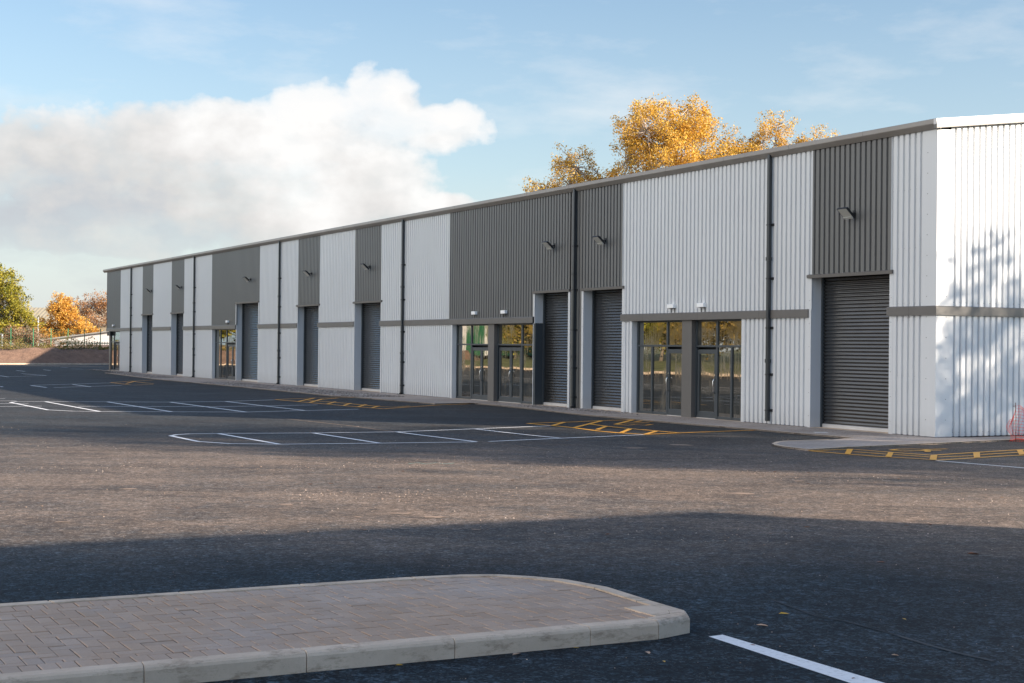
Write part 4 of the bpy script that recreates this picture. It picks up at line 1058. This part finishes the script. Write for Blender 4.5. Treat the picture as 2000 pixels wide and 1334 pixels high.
# ------------------------------------------------------------------ orange netting barrier at the right edge
r=empty('netting_barrier',(11.78,34.85,0),0,'torn orange plastic netting on a rusty pin against the sunlit end wall','safety barrier')
mb=MB(); mb.tube([(0.06,0,-.05),(.065,0,.5),(.05,0,.93)],.008,n=6); mb.tube([(.05,0,.86),(.0,.02,.83),(.01,.03,.88)],.007,n=5); mb.build('steel_pin',M['rust'],r)
mb=MB()
def netx(u,v):
    x=-.09+u*.95+.05*math.sin(v*7+u*9)*(1-u*.3); y=.05*math.sin(u*11+v*2)+u*.12; z=v*(.86-.28*min(1,max(0,u-.25)*1.4))*(1 if u>.08 else .62)
    return (x,y,z)
nu,nv=17,13
for j in range(nv):
    mb.tube([Vector(netx(i/nu,j/(nv-1))) for i in range(nu+1)],.0045 if j>1 else .012,n=4)
for i in range(nu+1): mb.tube([Vector(netx(i/nu,j/(nv-1))) for j in range(nv)],.0035,n=4)
mb.build('plastic_net',M['orange'],r)
# dark soil strip along the foot of the end wall
mb=MB(); mb.add([(*sw(a,b),gh(sw(a,b)[1])+z) for a,b,z in [(.0,-.2,.02),(-.35,-.9,.02),(-.62,-2.2,.03),(-.75,-6,.03),(.0,-6,.03)]],[(0,1,2,3,4)])
props(mb.build('soil_strip',M['earth']),kind='structure')
# ------------------------------------------------------------------ sky, sun, camera
w=bpy.data.worlds.new("World"); sc.world=w; w.use_nodes=True; nt=w.node_tree; T=NT(nt); bg=nt.nodes['Background']
sky=T.n('ShaderNodeTexSky'); sky.sky_type='NISHITA'; sky.sun_disc=False; sky.sun_elevation=R_(SUN_EL); sky.sun_rotation=math.atan2(SUN_AZ[0],SUN_AZ[1]); sky.air_density=1.0; sky.dust_density=.7; sky.ozone_density=1.4; sky.altitude=50
gen=T.n('ShaderNodeTexCoord').outputs['Generated']; sp=T.n('ShaderNodeSeparateXYZ'); T.set(sp,0,gen); X,Yc,Z=sp.outputs
az=T.math('ARCTAN2',X,Yc); el=T.math('ARCSINE',Z)
F_=2900.
vec=T.n('ShaderNodeCombineXYZ'); T.set(vec,0,az); T.set(vec,1,el)
nz=T.n('ShaderNodeTexNoise'); T.set(nz,'Vector',T.map(vec.outputs[0],(1,1.25,1))); nz.inputs['Scale'].default_value=20; nz.inputs['Detail'].default_value=12; nz.inputs['Roughness'].default_value=.55
nv_=T.math('SUBTRACT',nz.outputs[0],.5)
nlo=T.math('SUBTRACT',T.noise(T.map(vec.outputs[0],(1,1.6,1),(0,0,0),(3.1,0,0)),6.,5,.55),.5)
def blob(px,py,rx,ry):
    cx=math.atan((px-1000)/F_); cy=math.atan((675-py)/F_)
    a=T.math('DIVIDE',T.math('SUBTRACT',az,cx),rx/F_); b=T.math('DIVIDE',T.math('SUBTRACT',el,cy),ry/F_)
    return T.math('SUBTRACT',1.,T.math('SQRT',T.math('ADD',T.math('MULTIPLY',a,a),T.math('MULTIPLY',b,b))))
def smax(a,b,k=.12):
    o=nt.nodes.new('ShaderNodeMath'); o.operation='SMOOTH_MAX'; T.set(o,0,a);T.set(o,1,b);o.inputs[2].default_value=k; return o.outputs[0]
f=None
for bl_ in [(752,206,98,90),(620,245,130,88),(470,272,150,84),(300,296,170,84),(120,322,170,84),(-70,372,150,80),(850,248,120,62),(300,390,480,95),(640,340,230,120),(870,400,70,26),(720,400,130,60),(560,450,260,70),(250,470,300,50),(60,440,200,50)]:
    q=blob(*bl_); f=q if f is None else smax(f,q)
fm=T.math('ADD',f,T.math('ADD',T.math('MULTIPLY',nv_,1.9),T.math('MULTIPLY',nlo,1.2)))
mask=T.ramp(fm,[(-.04,0.),(.0,.0),(.16,.62),(.30,.9),(.6,1.)])
mask=T.math('MULTIPLY',mask,T.ramp(T.math('ADD',el,T.math('MULTIPLY',nlo,.10)),[(.035,.25),(.085,1.)]))
wisp=T.noise(T.map(vec.outputs[0],(1,3.2,1),(0,0,.18),(1.7,.4,0)),7.,8,.6)
wm=T.math('MULTIPLY',T.ramp(wisp,[(.50,0.),(.74,.55)]),T.ramp(el,[(0.,1.),(.25,.55),(.6,.25)]))
mask=T.math('MULTIPLY',mask,T.ramp(T.noise(T.map(vec.outputs[0],(1,1.8,1),(0,0,.2),(5.3,2.,0)),11.,9,.6),[(.28,.72),(.48,1.)]))
mask=T.math('MAXIMUM',mask,wm)
mask=T.math('MULTIPLY',mask,T.ramp(Z,[(0.0,1.),(.5,.9)]))
# cloud tone: sunlit crowns to the right, soft grey bases
sun_side=T.math('ADD',T.math('MULTIPLY',az,2.0),T.math('MULTIPLY',el,5.2))
tone=T.math('ADD',T.math('ADD',sun_side,T.math('MULTIPLY',nlo,1.9)),T.math('ADD',T.math('MULTIPLY',nv_,1.15),.27))
ccol=T.ramp(tone,[(.05,(.56,.59,.63)),(.30,(.70,.69,.68)),(.52,(.82,.80,.785)),(.80,(.98,.965,.95))])
ccol=T.mix(1.,ccol,(CLK,CLK,CLK),'MULTIPLY')
skyc=T.mix(1.,sky.outputs[0],(SKK*.93,SKK*1.0,SKK*1.03),'MULTIPLY')
# pale haze low over the horizon
hz=T.ramp(el,[(0.,.9),(.05,.7),(.12,.3),(.25,.06),(.4,0.)])
skyc=T.mix(hz,skyc,(4.8,5.05,5.3))
col=T.mix(mask,skyc,ccol)
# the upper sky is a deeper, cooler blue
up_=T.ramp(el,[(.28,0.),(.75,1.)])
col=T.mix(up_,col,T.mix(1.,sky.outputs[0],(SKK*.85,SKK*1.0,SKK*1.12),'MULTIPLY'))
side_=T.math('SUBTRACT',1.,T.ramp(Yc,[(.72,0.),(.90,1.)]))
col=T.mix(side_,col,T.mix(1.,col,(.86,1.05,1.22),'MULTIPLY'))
# unseen cloud bank added left of and behind the camera to light the facade
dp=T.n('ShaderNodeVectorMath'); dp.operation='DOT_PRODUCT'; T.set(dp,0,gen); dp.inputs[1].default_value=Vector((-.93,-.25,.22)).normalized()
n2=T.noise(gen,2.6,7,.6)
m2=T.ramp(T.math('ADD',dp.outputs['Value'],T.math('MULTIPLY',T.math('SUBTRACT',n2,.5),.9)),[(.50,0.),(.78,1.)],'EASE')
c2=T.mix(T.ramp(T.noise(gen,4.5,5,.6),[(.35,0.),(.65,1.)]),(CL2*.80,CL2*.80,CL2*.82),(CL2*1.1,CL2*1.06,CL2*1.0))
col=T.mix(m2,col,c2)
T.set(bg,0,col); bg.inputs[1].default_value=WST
sd=bpy.data.lights.new('sun','SUN'); sd.energy=SUNE; sd.angle=R_(.55); sd.color=(1.,.86,.70)
so=bpy.data.objects.new('sun',sd); sc.collection.objects.link(so)
ce=math.cos(R_(SUN_EL)); nn_=math.hypot(*SUN_AZ); sv=Vector((SUN_AZ[0]/nn_*ce,SUN_AZ[1]/nn_*ce,math.sin(R_(SUN_EL)))); so.rotation_euler=sv.to_track_quat('Z','Y').to_euler(); so.location=sv*60
cam=bpy.data.cameras.new('camera'); co=bpy.data.objects.new('camera',cam); sc.collection.objects.link(co)
cam.sensor_width=36; cam.lens=36*2900/2000.; cam.clip_end=6000; cam.clip_start=.1
PIT=.00343; ROLL=.0097
fw=Vector((0,math.cos(PIT),math.sin(PIT))); u0=Vector((0,-math.sin(PIT),math.cos(PIT))); r0=Vector((1,0,0))
rr=r0*math.cos(ROLL)+u0*math.sin(ROLL); uu=u0*math.cos(ROLL)-r0*math.sin(ROLL)
m=Matrix((rr,uu,-fw)).transposed().to_4x4(); m.translation=Vector((0,0,CAMZ)); co.matrix_world=m
sc.camera=co
sc.view_settings.view_transform='Standard'; sc.view_settings.look='None'; sc.view_settings.gamma=1; sc.view_settings.exposure=EXPO
sc.render.engine='CYCLES'; sc.cycles.max_bounces=6; sc.cycles.transparent_max_bounces=4
try: sc.cycles.use_denoising=True
except: pass
